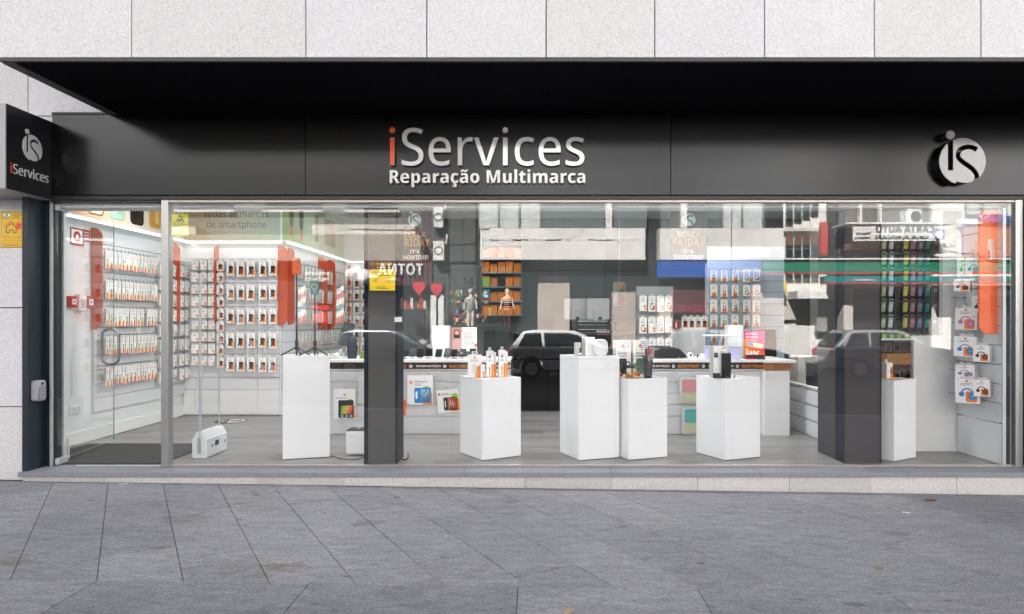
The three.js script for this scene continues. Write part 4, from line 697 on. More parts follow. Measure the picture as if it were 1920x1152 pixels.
const boxArt = cv(128, 192, (x, w, h) => { fillR(x, '#f2f1ef', 0, 0, w, h); disc(x, '#e2672a', w / 2, 24, 9); fine(x, 28, 42, 72, 2, 10); rbox(x, '#f28a1e', 70, 92, 58, 100, [40, 0, 0, 0]); rbox(x, '#dcdad6', 44, 76, 34, 90, 10); });
const boxArt2 = cv(96, 224, (x, w, h) => { fillR(x, '#f4f3f1', 0, 0, w, h); disc(x, '#3a57a6', 44, 52, 12); disc(x, '#d8442b', 52, 44, 8); fine(x, 20, 76, 56, 2, 9); fillR(x, '#f28a1e', 64, 112, 32, 112); rbox(x, '#6d9a3c', 34, 130, 8, 80, 4); rbox(x, '#88b14a', 46, 146, 8, 70, 4); disc(x, '#c8574b', 44, 150, 8); });
const mBoxA = mapped(boxArt, 0.4), mBoxB = mapped(boxArt2, 0.4);
function carton(label, pos, turn, w, h, d, m, tab = true) { const t = thing('product_box', label, 'box', pos, turn, 'white product boxes on the plinths'); const b = part('carton', ...printBox(w, h, d, m), t); b.position.y = h / 2; if (tab) { const s = rrect(w * 0.42, 0.036, 0.008), o = new THREE.Path(); o.moveTo(-w * 0.1, -0.003); o.lineTo(-w * 0.1, 0.006); o.lineTo(w * 0.1, 0.006); o.lineTo(w * 0.1, -0.003); s.holes.push(o); part('hang_tab', mv(ext(s, 0.002), 0, h + 0.0155, -d * 0.1), Mt.card, t); } return t; }
const place = (px, z, y) => [X(px, z), y, z];
carton('broad white box with an orange corner on the low plinth before the dark gap', place(890, -0.5, 0.7975), 0.1, 0.14, 0.225, 0.09, mBoxA);
carton('slim white pack leaning behind the broad white and orange box', place(904, -0.45, 0.7975), 0.3, 0.04, 0.13, 0.05, mBoxA, false);
carton('tall narrow white and orange box, middle of the accessory plinth', place(918, -0.48, 0.7975), 0.2, 0.072, 0.265, 0.05, mBoxB);
carton('second tall narrow white box just behind the middle one', place(923, -0.6, 0.7975), 0.2, 0.075, 0.245, 0.04, mBoxB, false);
carton('tall narrow white and orange box at the far edge of the accessory plinth', place(941, -0.55, 0.7975), 0.2, 0.072, 0.27, 0.05, mBoxB);
carton('shorter narrow white box behind the tall one at the plinth edge', place(946, -0.68, 0.7975), 0.25, 0.06, 0.25, 0.04, mBoxB, false);
const leaflet = (label, p, turn, w, d) => single('leaflet', bx(-w / 2, 0, -d / 2, w / 2, 0.0015, d / 2), mat([0.7, 0.28, 0.1], 0.35), label, 'leaflet', p, turn);
leaflet('orange leaflet lying under the boxes of the accessory plinth', P2(0.24, -0.14), 0.575, 0.24, 0.12); leaflet('orange leaflet lying under the blender boxes', P4(0.18, -0.1), 0.37, 0.22, 0.12); leaflet('orange leaflet lying on the plinth beside the case display', P6(0.18, -0.14), 0.56, 0.22, 0.15); leaflet('orange leaflet lying beside the speaker plinth charger', P5(0.37, -0.12), 0.42, 0.1, 0.1);
// diffuser plinth
carton('small white bottle box at the near edge of the tall diffuser plinth', place(1083, -0.48, 1.0155), 0.2, 0.055, 0.13, 0.055, Mt.card, false);
{
  const b = thing('oil_bottle', 'little brown glass bottle with black cap in front of the white boxes', 'bottle', place(1088, -0.4, 1.0155)); part('glass', new THREE.LatheGeometry([[0, 0], [0.016, 0], [0.016, 0.038], [0.008, 0.048], [0.008, 0.054], [0, 0.054]].map((p) => new THREE.Vector2(...p)), 18), mat([0.06, 0.02, 0.008], 0.15), b); part('label', mv(new THREE.CylinderGeometry(0.0164, 0.0164, 0.022, 18, 1, true), 0, 0.02, 0), Mt.white, b); part('cap', mv(cyl(0.0095, 0.009, 0.028, 14), 0, 0.0545, 0), Mt.black, b);
  carton('white diffuser box with a small orange mark behind the oil bottle', place(1103, -0.5, 1.0155), 0.3, 0.1, 0.185, 0.1, mapped(cv(64, 118, (x, w, h) => { fillR(x, '#eeece9', 0, 0, w, h); disc(x, '#e2672a', 30, 18, 6); fine(x, 16, 60, 36, 3, 10, '#cfcac5'); }), 0.4), false);
  const d = thing('aroma_diffuser', 'round edged translucent white aroma diffuser on the tall plinth', 'diffuser', place(1125, -0.45, 1.0155), 0.25); part('body', mv(ext(rrect(0.15, 0.165, 0.055), 0.05, 0.015, 12), 0, 0.083, -0.025), mat([0.74, 0.77, 0.79], 0.25), d); part('foot', cyl(0.045, 0.04, 0.006, 20), Mt.white, d);
  const e = thing('glass_vial', 'small dark vial and cable behind the diffuser', 'vial', place(1141, -0.5, 1.0155)); part('bottle', cyl(0.018, 0.014, 0.06, 14), mat([0.03, 0.03, 0.035], 0.15), e); part('cable', wire([[0, 0.06, 0], [-0.012, 0.1, 0], [0.02, 0.11, 0], [0.025, 0.03, 0.01], [0.03, 0.003, 0.01]], 0.003, 20), Mt.black, e);
}
// blenders
const blenderArt = (c) => mapped(cv(112, 256, (x, w, h) => { fillR(x, '#efeeec', 0, 0, w, h); disc(x, '#ef7d1b', 52, 40, 12); for (let i = 0; i < 22; i++) { x.save(); x.translate(60 + (i % 5) * 11, 12 + Math.floor(i / 5) * 13); x.rotate(i); fillR(x, i % 3 ? '#263566' : '#44598f', -5, -2, 11, 4); x.restore(); } write(x, 'PORTABLE', 50, 92, 17, '#3d4046', { w: 66 }); write(x, 'BLENDER', 50, 110, 17, '#3d4046', { w: 62 }); disc(x, '#7da43c', 20, 178, 22); rbox(x, c, 22, 126, 58, 110, 12); fillR(x, '#00000033', 22, 150, 58, 4); disc(x, '#d9822b', 20, 230, 18); disc(x, '#b8432e', 40, 240, 12); disc(x, '#86a63e', 86, 236, 14); }), 0.4);
carton('white blender box picturing a black cup, nearer the round diffuser', place(1166, -0.55, 0.7935), 0.22, 0.16, 0.375, 0.1, blenderArt('#34363a'), false);
carton('white blender box picturing a green cup behind the black tumbler', place(1198, -0.58, 0.7935), 0.22, 0.16, 0.375, 0.1, blenderArt('#5c7f74'), false);
{
  const t = thing('portable_blender', 'small portable blender with clear cup and black lid in front of its box', 'blender', place(1180, -0.4, 0.7935));
  part('base', cyl(0.043, 0.045, 0.025, 24), mat([0.4, 0.16, 0.06], 0.35), t); part('cup', mv(new THREE.CylinderGeometry(0.047, 0.043, 0.075, 24, 1, true), 0, 0.063, 0), Mt.clear, t); part('badge', mv(cyl(0.02, 0.02, 0.003, 18).rotateX(Math.PI / 2), 0, 0.05, 0.0435), mat([0.6, 0.35, 0.08], 0.5), t); part('core', mv(cyl(0.014, 0.01, 0.03, 10), 0, 0.0255, 0), Mt.dark, t); part('lid', mv(cyl(0.049, 0.043, 0.028, 24), 0, 0.101, 0), Mt.black, t); part('carry_loop', mv(new THREE.TorusGeometry(0.02, 0.007, 8, 20), -0.012, 0.142, 0), Mt.dark, t);
  const u = thing('tumbler', 'tall black tumbler with flip lid at the front of the blender plinth', 'tumbler', place(1215, -0.42, 0.7935));
  part('cup', new THREE.LatheGeometry([[0, 0], [0.036, 0], [0.039, 0.01], [0.051, 0.2], [0.0515, 0.222], [0.048, 0.226], [0, 0.226]].map((p) => new THREE.Vector2(...p)), 28), mat([0.014, 0.015, 0.016], 0.45), u); part('rim_ring', mv(new THREE.TorusGeometry(0.0515, 0.003, 6, 28).rotateX(Math.PI / 2), 0, 0.196, 0), Mt.dark, u); part('spout', bx(-0.03, 0.226, -0.02, 0.012, 0.295, 0.02, 0.008), mat([0.02, 0.028, 0.032], 0.4), u); part('tab', bx(-0.058, 0.214, -0.012, -0.05, 0.23, 0.012, 0.003), Mt.black, u);
}
// speaker
carton('white speaker box with a dark window beside the black speaker', place(1346, -0.48, 0.7965), 0.12, 0.13, 0.315, 0.11, mapped(cv(120, 288, (x, w, h) => { fillR(x, '#eeedea', 0, 0, w, h); rbox(x, '#262628', 4, 60, 36, 44, 4); rbox(x, '#93572f', 10, 70, 22, 14, 4); disc(x, '#e2672a', 84, 22, 8); disc(x, '#8fbf2d', 108, 14, 10); fine(x, 60, 46, 50, 3, 10); fillR(x, '#c9c7c3', 48, 0, 3, h); fine(x, 8, 190, 30, 5, 10, '#bdb9b4'); }), 0.4), false);
{
  const t = thing('column_speaker', 'black cylindrical speaker with rounded top on the low plinth', 'speaker', place(1362, -0.4, 0.7965)); part('body', new THREE.LatheGeometry([[0, 0.03], [0.047, 0.03], [0.047, 0.235], [0.041, 0.247], [0, 0.247]].map((p) => new THREE.Vector2(...p)), 28), mat([0.012, 0.012, 0.013], 0.65), t); part('base', cyl(0.044, 0.048, 0.03, 28), Mt.blackGloss, t);
  const u = thing('charging_puck', 'small black charging stand in front of the speaker box', 'charger', place(1344, -0.36, 0.7965)); part('block', bx(-0.034, 0, -0.025, 0.034, 0.05, 0.025, 0.005), Mt.black, u); part('wedge', bx(0.034, 0, -0.015, 0.052, 0.018, 0.015, 0.004), Mt.dark, u);
  const v = thing('wireless_charger', 'round silver wireless charger with cable on the speaker plinth', 'charger', place(1380, -0.42, 0.7965)); part('disc', cyl(0.026, 0.024, 0.03, 28), Mt.silver, v); part('cable', wire([[0.025, 0.006, 0], [0.07, 0.006, 0.01], [0.12, 0.006, -0.02], [0.17, 0.006, 0.0]], 0.003, 24), Mt.white, v);
}
carton('white kids accessory box with orange side on the plinth by the case display', place(1663, -0.5, 0.7865), 0.4, 0.085, 0.155, 0.07, mapped(cv(96, 160, (x, w, h) => { fillR(x, '#f1efec', 0, 0, w, h); fillR(x, '#f28a1e', 56, 40, 40, 120); rbox(x, '#2b2a2d', 60, 60, 24, 50, 8); disc(x, '#e2672a', 24, 26, 7); fine(x, 10, 60, 34, 4, 12, '#caa'); }), 0.4));

// ================================================================ MIDDLE AND BACK OF THE SHOP
{ // orange boxes in a dark shelf
  const z = -6.1, x0 = X(903, z), x1 = X(977, z), ys = [1.47, 1.72, 1.99, 2.25, 2.52, 2.78];
  const t = thing('box_shelf', 'dark wall shelf filled with orange boxes at the back of the shop', 'shelf', [0, 0, z - 0.28]);
  part('back_panel', bx(x0, 1.44, 0.0, x1, 2.95, 0.02), Mt.dark, t);
  for (const s of [x0 - 0.02, x1]) part('side_panel', bx(s, 1.44, 0.0205, s + 0.02, 2.95, 0.3), mat([0.12, 0.14, 0.14], 0.5), t);
  ys.forEach((y) => part('shelf_board', bx(x0 + 0.0005, y - 0.025, 0.0205, x1 - 0.0005, y, 0.298), mat([0.16, 0.19, 0.19], 0.5), t));
  ys.slice(0, 5).forEach((y, r) => { const n = 5, p = (x1 - x0) / n; for (let c = 0; c < n; c++) { if (r === 2 && c === 2) continue; const h = 0.17 + rr(-0.02, 0.03), o = thing('storage_box', `orange storage box, ${ORD[c]} along shelf ${ORD[r]} from below in the dark shelf`, 'box', [x0 + (c + 0.5) * p, y + 0.001, z - 0.13], rr(-0.04, 0.04), 'orange boxes in the dark shelf'); part('box', bx(-p * 0.46, 0, -0.1, p * 0.46, h - 0.03, 0.1, 0.004), Mt.orangeBox, o); part('lid', bx(-p * 0.475, h - 0.029, -0.105, p * 0.475, h, 0.105, 0.004), mat([0.5, 0.14, 0.015], 0.6), o); } });
  for (const [l, c, py0, py1] of [['lime green tag card on the edge of the orange box shelf', [0.28, 0.45, 0.06], 521, 538], ['blue tag card on the edge of the orange box shelf', [0.05, 0.22, 0.36], 543, 559]]) single('tag_card', bx(X(905, z), Y(py1, z), z + 0.022, X(918, z), Y(py0, z), z + 0.026), mat(c, 0.5), l, 'card');
}
{ // lettering on the grey wall
  const z = ZB2 + 0.2155, t = thing('wall_lettering', 'dark anniversary lettering on the grey back wall beside the orange shelf', 'lettering', [0, 0, z]);
  for (const [s, f, x, y, w, h] of [['14', sansBold, 867, 534, 22, 0.9], ['anos', sansBold, 867, 543, 20, 1], ['a cuidar', sansBold, 867, 550, 20, 1], ['dos seus', sansBold, 867, 558, 21, 1], ['equipamentos', sansBold, 867, 565, 35, 1]]) { const g = part('text_line', textLine(s, f, w * (CAM_Z - z) / FOCAL, 0.006, h), Mt.black, t); g.position.set(X(x, z), Y(y, z), 0.0005); }
}
function hanging(label, px0, px1, z) {
  const x0 = X(px0, z), x1 = X(px1, z), y0 = Y(494, z), y1 = Y(391, z), w = x1 - x0, h = y1 - y0, t = thing('hanging_banner', label, 'banner', [(x0 + x1) / 2, (y0 + y1) / 2, z]);
  part('print', ...printBox(w, h, 0.005, mapped(cv(280, 430, (x, W, H) => { fillR(x, '#2c0d13', 0, 0, W, H); logo2d(x, 140, 90, 52, '#a9bdbd', '#2c0d13'); write(x, 'BLACK', 140, 205, 66, '#a8793c', { w: 180 }); write(x, 'FRIDAY', 140, 268, 84, '#a8793c', { w: 246 }); write(x, "IT'S", 140, 338, 40, '#c9c3ba', { w: 78 }); write(x, 'SHOWTIME!', 140, 384, 46, '#c9c3ba', { w: 226 }); }), 0.5), Mt.darkBrown), t);
  for (const s of [-1, 1]) part('cord', bar([s * w * 0.42, h / 2, 0], [s * w * 0.42, CEIL - (y0 + y1) / 2, 0], 0.002, 5), Mt.pale, t);
}
hanging('dark maroon sale banner hanging beside the grey pillar', 744, 810, -3.4);
hanging('dark maroon sale banner hanging beyond the tall diffuser plinth', 1257, 1326, -3.4);
{ // black machine stand with cutter
  const z = -3.85, x0 = X(958, z), x1 = X(1172, z), t = thing('machine_stand', 'large black cabinet with lettering under the film cutting machine', 'cabinet', [0, -0.004, z]);
  part('carcass', bx(x0, 0, -0.6, x1, 1.16, -0.002, 0.003), Mt.standBlack, t); for (let i = 0; i < 3; i++) part('front_panel', bx(x0 + i * (x1 - x0) / 3 + 0.004, 0.06, -0.0015, x0 + (i + 1) * (x1 - x0) / 3 - 0.004, 1.14, 0.016, 0.003), Mt.standBlack, t); part('top', bx(x0 - 0.01, 1.161, -0.61, x1 + 0.01, 1.185, 0.025, 0.003), Mt.dark, t);
  for (const [s, y, m] of [['PELÍCULA', 623, Mt.white], ['HIDROGEL', 628, Mt.orange]]) { const g = part('lettering', textLine(s, sansBold, 0.19, 0.004, 0.9), m, t); g.position.set(X(1119, z), Y(y, z), 0.0165); }
  const c = thing('cutting_machine', 'black film cutting machine with silver rollers on the black cabinet', 'cutting machine', [X(1112, z), 1.182, z - 0.14]);
  const w = 0.64; part('chassis', bx(-w / 2 + 0.06, 0.0, -0.1, w / 2 - 0.06, 0.17, 0.08, 0.01), Mt.black, c);
  for (const s of [-1, 1]) { const e = part('end_housing', bx(s * (w / 2 - 0.035) - 0.06, 0.0, -0.11, s * (w / 2 - 0.035) + 0.06, 0.2, 0.11, 0.03), Mt.blackGloss, c); part('dial', mv(cyl(0.02, 0.02, 0.008, 16).rotateX(Math.PI / 2), s * (w / 2 - 0.035), 0.12, 0.111), Mt.dark, e); }
  for (const [y, r, zz] of [[0.165, 0.012, 0.09], [0.115, 0.01, 0.1], [0.045, 0.012, 0.1]]) part('roller', mv(new THREE.CylinderGeometry(r, r, w - 0.2, 14).rotateZ(Math.PI / 2), 0, y, zz), Mt.chrome, c);
  part('blue_light_strip', bx(-w / 2 + 0.12, 0.185, 0.06, w / 2 - 0.12, 0.192, 0.075), mat([0.25, 0.35, 0.6], 0.3), c);
  for (const [l, p, zz] of [['silver all in one computer seen from behind, nearer the shelf', 1079, -4.3], ['silver all in one computer with dark oval cable opening', 1121, -4.15]]) {
    const k = thing('desktop_computer', l, 'computer', [X(p, zz), 1.182, zz]); part('screen_back', mv(ext(rrect(0.36, 0.33, 0.03), 0.03, 0.008), 0, 0.36, 0), mat([0.34, 0.34, 0.345], 0.35, 0.3), k); const s = part('stand', bx(-0.075, 0, 0.045, 0.075, 0.36, 0.06, 0.005), mat([0.3, 0.32, 0.31], 0.35, 0.3), k); part('cable_opening', mv(cyl(0.033, 0.033, 0.004, 24).rotateX(Math.PI / 2).scale(1, 1.3, 1), 0.03, 0.2, 0.0605), Mt.black, s); part('foot', bx(-0.08, 0, -0.08, 0.08, 0.008, 0.06), Mt.silver, k);
  }
}
{ // phone shaped display board
  const z = -4.6, w = X(1172, z) - X(1149, z), h = Y(529, z) - Y(575, z), t = thing('phone_board', 'phone shaped display board with a warm picture hanging beside the machines', 'board', [X(1161, z), Y(552, z), z]);
  part('board', mv(ext(rrect(w, h, 0.03), 0.03, 0.004), 0, 0, 0), mat([0.2, 0.21, 0.215], 0.4), t); const m = part('picture', ...printBox(w * 0.6, h * 0.9, 0.004, mapped(cv(96, 220, (x, W, H) => { const g = x.createLinearGradient(0, 0, W, H); g.addColorStop(0, '#bf8a3e'); g.addColorStop(0.5, '#4b4540'); g.addColorStop(1, '#7a3248'); x.fillStyle = g; x.fillRect(0, 0, W, H); x.fillStyle = '#2a2724'; x.beginPath(); x.ellipse(50, 110, 34, 52, 0.4, 0, 7); x.fill(); disc(x, '#8c3b56', 40, 190, 28); }), 0.35)), t); m.position.set(w * 0.14, 0, 0.0365); part('cord', bar([0, h / 2, 0.01], [0, CEIL - Y(552, z), 0.01], 0.002, 5), Mt.pale, t);
}
{ // free standing pack display
  const z = -4.0, x0 = X(1193, z), x1 = X(1262, z), y0 = 0.0, y1 = Y(537, z), xc = (x0 + x1) / 2, hooks = [], list = [];
  [Y(553, z), Y(593, z), Y(632, z)].forEach((y, r) => [1204, 1220, 1236, 1251].forEach((p, c) => { hooks.push([X(p, z) - xc, y]); list.push([r, c, X(p, z) - xc, y - 0.004]); }));
  const t = slatWall('pack_stand', 'grey free standing slotted stand of cable packs behind the blender plinth', 'display stand', [xc, 0, z], 0, x1 - x0, 0.3, y1, 0.18, [], hooks, mat([0.33, 0.36, 0.36], 0.5)); part('base', bx(-0.3, -0.003, -0.25, 0.3, 0.05, 0.25, 0.004), Mt.dark, t); part('post', bx(-0.04, 0.0505, -0.04, 0.04, 0.6, -0.001), Mt.dark, t);
  for (const [r, c, lx, y] of list) hang(t, 'cable_pack', ['small', (r + c) % 2 ? 2 : 0], 0.115, 0.235, 0.05, lx, y, 0.1, `white pack with orange base, ${ORD[c]} of four in the ${rowName(r, 3)} row of the grey stand`, 'cable pack', 'packs on the grey free standing stand');
}
{ // cool lit pack wall
  const z = -5.0, x0 = X(1325, z), x1 = X(1470, z), xc = (x0 + x1) / 2, hooks = [], list = [];
  [Y(505, z), Y(533, z), Y(561, z), Y(589, z), Y(617, z)].forEach((y, r) => [1335, 1354, 1375, 1396, 1415].forEach((p, c) => { hooks.push([X(p, z) - xc, y]); list.push([r, c, X(p, z) - xc, y - 0.004]); }));
  const t = slatWall('display_wall', 'cool white slotted wall of small packs behind the second counter', 'display wall', [xc, 0, z], 0, x1 - x0, 0.3, 2.6, 0.185, [], hooks, mat([0.5, 0.58, 0.66], 0.5)); part('support', bx(-(x1 - x0) / 2, 0, -0.1, (x1 - x0) / 2, 2.6, 0.0003), Mt.wallCool, t);
  for (const [r, c, lx, y] of list) hang(t, 'accessory_pack', r < 2 && c > 2 ? ['small', 2] : ['slim', (r + c * 3) % 8], 0.12, 0.19, 0.04, lx, y, 0.1, `small pack, ${ORD[c]} of five in the ${rowName(r, 5)} row on the cool white wall`, 'accessory pack', 'packs on the cool white wall');
  // shelf run between
  const s = thing('low_shelf', 'white low shelf with packs under the maroon banner', 'shelf', [0, -0.004, -4.3]); const a = X(1262, -4.3), b = X(1322, -4.3);
  part('board', bx(a, Y(620, -4.3), -0.2, b, Y(616, -4.3), 0.06), Mt.white, s); part('front', bx(a, 0, -0.2, b, Y(620, -4.3) - 0.001, 0.04), Mt.wallCool, s);
  for (let i = 0; i < 4; i++) { const o = packMesh('phone_case_pack', 0.1, 0.19, 0.04, packArt.phone[i]); o.name = numbered('phone_case_pack'); scene.add(o); o.position.set(X(1283 + i * 12, -4.4), Y(617, -4.3) + 0.21, -4.36); tag(o, `pack with dark case, ${ORD[i]} along the white low shelf`, 'phone case pack', 'packs on the white low shelf'); }
  single('fire_sign', ...printBox(0.13, 0.15, 0.005, mapped(cv(64, 72, (x, w, h) => { fillR(x, '#a3141c', 0, 0, w, h); rbox(x, '#e9e6e0', 24, 20, 16, 40, 6); fillR(x, '#e9e6e0', 28, 12, 14, 6); x.strokeStyle = '#e9e6e0'; x.lineWidth = 2; x.strokeRect(3, 3, w - 6, h - 6); }))), 'red fire extinguisher sign beside the white low shelf', 'sign', [X(1268, -4.2), Y(609, -4.2), -4.2]);
}
{ // chair, drawers and cartons before the wide pillar
  for (const [lab, cp, ct] of [['black high backed office chair at the end of the second counter', [X(1458, -2.7), 0, -2.85], 0.4], ['black high backed office chair behind the price list on the first counter', [X(925, -3.1), 0, -3.1], -0.3]]) {
  const t = thing('office_chair', lab, 'chair', cp, ct);
  part('backrest', mv(new RoundedBoxGeometry(0.44, 0.62, 0.09, 4, 0.04), 0, 0.93, -0.2), mat([0.01, 0.01, 0.011], 0.8), t); part('seat', mv(new RoundedBoxGeometry(0.48, 0.09, 0.46, 3, 0.04), 0, 0.47, 0.03), mat([0.01, 0.01, 0.011], 0.8), t); part('column', cyl(0.03, 0.03, 0.4, 14), Mt.dark, t); for (const s of [-1, 1]) part('armrest', join([bx(s * 0.26 - 0.025, 0.66, -0.16, s * 0.26 + 0.025, 0.69, 0.12, 0.01), bx(s * 0.25 - 0.012, 0.5, -0.04, s * 0.25 + 0.012, 0.66, 0.0)]), Mt.black, t);
  for (let i = 0; i < 5; i++) { const a = i * 1.257; part('base_arm', bar([0, 0.1, 0], [0.27 * Math.cos(a), 0.06, 0.27 * Math.sin(a)], 0.018), Mt.dark, t); part('castor', mv(new THREE.SphereGeometry(0.03, 12, 8), 0.27 * Math.cos(a), 0.03, 0.27 * Math.sin(a)), Mt.black, t); }
  }
  const d = thing('drawer_cabinet', 'white low drawer cabinet partly hidden by the wide dark pillar', 'cabinet', [3.26, -0.004, -1.75]);
  part('carcass', bx(0.012, 0, -0.75, 0.6, 0.575, 0.55, 0.003), Mt.wallCool, d); for (let i = 0; i < 3; i++) for (const [a, b] of [[-0.74, -0.11], [-0.1, 0.54]]) { const f = part('drawer', bx(-0.006, 0.03 + i * 0.18, a, 0.0118, 0.2 + i * 0.18, b, 0.003), Mt.slat, d); part('handle_slot', bx(-0.0075, 0.19 + i * 0.18, a + 0.05, -0.0062, 0.198 + i * 0.18, b - 0.05), Mt.dark, f); } part('top', bx(-0.01, 0.576, -0.76, 0.61, 0.595, 0.56, 0.003), Mt.white, d);
  for (const [l, z0, h, m, w] of [['grey binder box on the drawer cabinet, farthest from the window', -2.3, 0.33, mat([0.3, 0.3, 0.3], 0.5), 0.2], ['pale carton between two dark boxes on the drawer cabinet', -2.02, 0.34, mat([0.5, 0.48, 0.44], 0.6), 0.18], ['black boxed gadget on the drawer cabinet near the pillar', -1.7, 0.27, Mt.black, 0.28]]) { const o = thing('stored_box', l, 'box', [3.42, 0.591, z0], 0.1); part('box', bx(-0.12, 0, -w / 2, 0.12, h - 0.02, w / 2, 0.004), m, o); part('lid', bx(-0.123, h - 0.019, -w / 2 - 0.003, 0.123, h, w / 2 + 0.003, 0.003), m, o); }
}
// ================================================================ RIGHT END
{
  const z = -0.8, t = thing('case_display', 'tall dark grid display holding rows of coloured phone cases', 'display stand', [0, 0, z]); t.rotation.z = -0.012;
  const x0 = X(1648, z), x1 = X(1758, z), y0 = Y(626, z), y1 = Y(438, z), nC = 8, nR = 6, pw = (x1 - x0) / nC, ph = (y1 - y0 - 0.06) / nR, g = mat([0.07, 0.07, 0.072], 0.5);
  part('back_board', bx(x0, y0 - 0.02, -0.06, x1, y1, -0.045), Mt.dark, t);
  for (let c = 0; c <= nC; c++) part('upright', bx(x0 + c * pw - 0.005, y0, -0.0445, x0 + c * pw + 0.005, y1, 0.005), g, t);
  for (let r = 0; r <= nR; r++) part('ledge', bx(x0, y0 + 0.05 + r * ph, -0.0443, x1, y0 + 0.062 + r * ph, 0.0065), g, t);
  part('tag_rail', bx(x0, y0 - 0.03, -0.04, x1, y0 + 0.045, 0.012), mat([0.12, 0.125, 0.12], 0.5), t);
  for (let c = 0; c < nC; c++) part('price_tag', bx(x0 + (c + 0.5) * pw - 0.018, y0 - 0.005, 0.0125, x0 + (c + 0.5) * pw + 0.018, y0 + 0.036, 0.016, 0.006), Mt.green, t);
  const cols = [['sage green', [0.26, 0.35, 0.17]], ['pale blue', [0.4, 0.52, 0.56]], ['black', [0.012, 0.016, 0.022]], ['lime green', [0.42, 0.46, 0.08]], ['mauve pink', [0.36, 0.17, 0.21]], ['slate blue', [0.13, 0.2, 0.33]], ['teal', [0.02, 0.24, 0.22]], ['clear', null]];
  const w = pw * 0.56, h = ph * 0.84, shell = ext(rrect(w, h, 0.014), 0.008, 0.002, 5), cam = ext(rrect(w * 0.5, h * 0.2, 0.008), 0.002, 0, 4), ring = new THREE.TorusGeometry(w * 0.32, 0.0022, 5, 22), mats = cols.map(([, c]) => (c ? mat(c, 0.45) : Mt.clear));
  let proto = null;
  for (let c = 0; c < nC; c++) for (let r = 0; r < nR; r++) {
    let o; if (!proto) { proto = o = thing('phone_case', '', 'phone case'); part('shell', shell, mats[0], o); part('camera_cutout', cam, Mt.black, o).position.set(-w * 0.1, h * 0.34, 0.0105); part('magnet_ring', ring, Mt.white, o).position.set(0, -h * 0.04, 0.0105); } else { o = proto.clone(); o.name = numbered('phone_case'); scene.add(o); }
    o.children[0].material = mats[c]; if (c === 2) o.children[2].material = Mt.dark; else if (c > 2) o.children[2].material = c === 7 ? Mt.white : mats[c === 3 ? 0 : 1];
    const yy = y1 - 0.02 - (r + 0.5) * ph + 0.01; o.position.set(x0 + (c + 0.5) * pw + 0.012 * yy + 0.006, yy - 0.0, z - 0.025); o.rotation.set(-0.05, 0, -0.13);
    tag(o, `${cols[c][0]} phone case in the ${rowName(r, nR)} row of the dark grid display`, 'phone case', 'phone cases in the dark grid display');
  }
  const k = thing('box_cabinet', 'open white cabinet with brown boxes below the phone cases', 'cabinet', [0, -0.004, z - 0.06]); const a = X(1640, z), b = X(1714, z);
  part('side_panel', bx(b - 0.02, 0, -0.3, b, Y(634, z), 0.1), Mt.wallCool, k); part('top_board', bx(a, Y(634, z) - 0.02, -0.3, b - 0.0205, Y(634, z), 0.1), Mt.wallCool, k); part('back_board', bx(a, 0, -0.32, b, Y(636, z), -0.301), Mt.dark, k);
  for (const y of [0.62, 0.9]) part('shelf_board', bx(a, y - 0.015, -0.3, b - 0.0205, y, 0.098), Mt.darkBrown, k);
  for (let r = 0; r < 2; r++) { single('cardboard_tray', bx(a + 0.12, [0.63, 0.902][r], z - 0.1, b - 0.03, [0.72, 1.02][r], z + 0.03, 0.004), Mt.brown, `brown cardboard tray on the ${r ? 'upper' : 'lower'} shelf of the white cabinet`, 'tray'); for (let i = 0; i < 3; i++) { const o = thing('watch_box', `small brown gadget box, ${ORD[i]} along the ${r ? 'upper' : 'lower'} shelf of the white cabinet`, 'box', [a + 0.17 + i * 0.1, [0.73, 1.03][r], z - 0.08], rr(-0.3, 0.3)); part('box', bx(-0.04, 0, -0.04, 0.04, 0.1, 0.04, 0.004), mat([0.13, 0.08, 0.05], 0.6), o); part('window', mv(cyl(0.026, 0.026, 0.003, 18).rotateX(Math.PI / 2), 0, 0.05, 0.0405), Mt.blackGloss, o); } }
}
struct('wall', join([bx(X(1714, -0.72), 0, -0.78, XR + 0.05, Y(630, -0.72), -0.72), bx(X(1768, -0.72), Y(630, -0.72) + 0.0005, -0.78, XR + 0.05, CEIL, -0.721)]), Mt.wall);
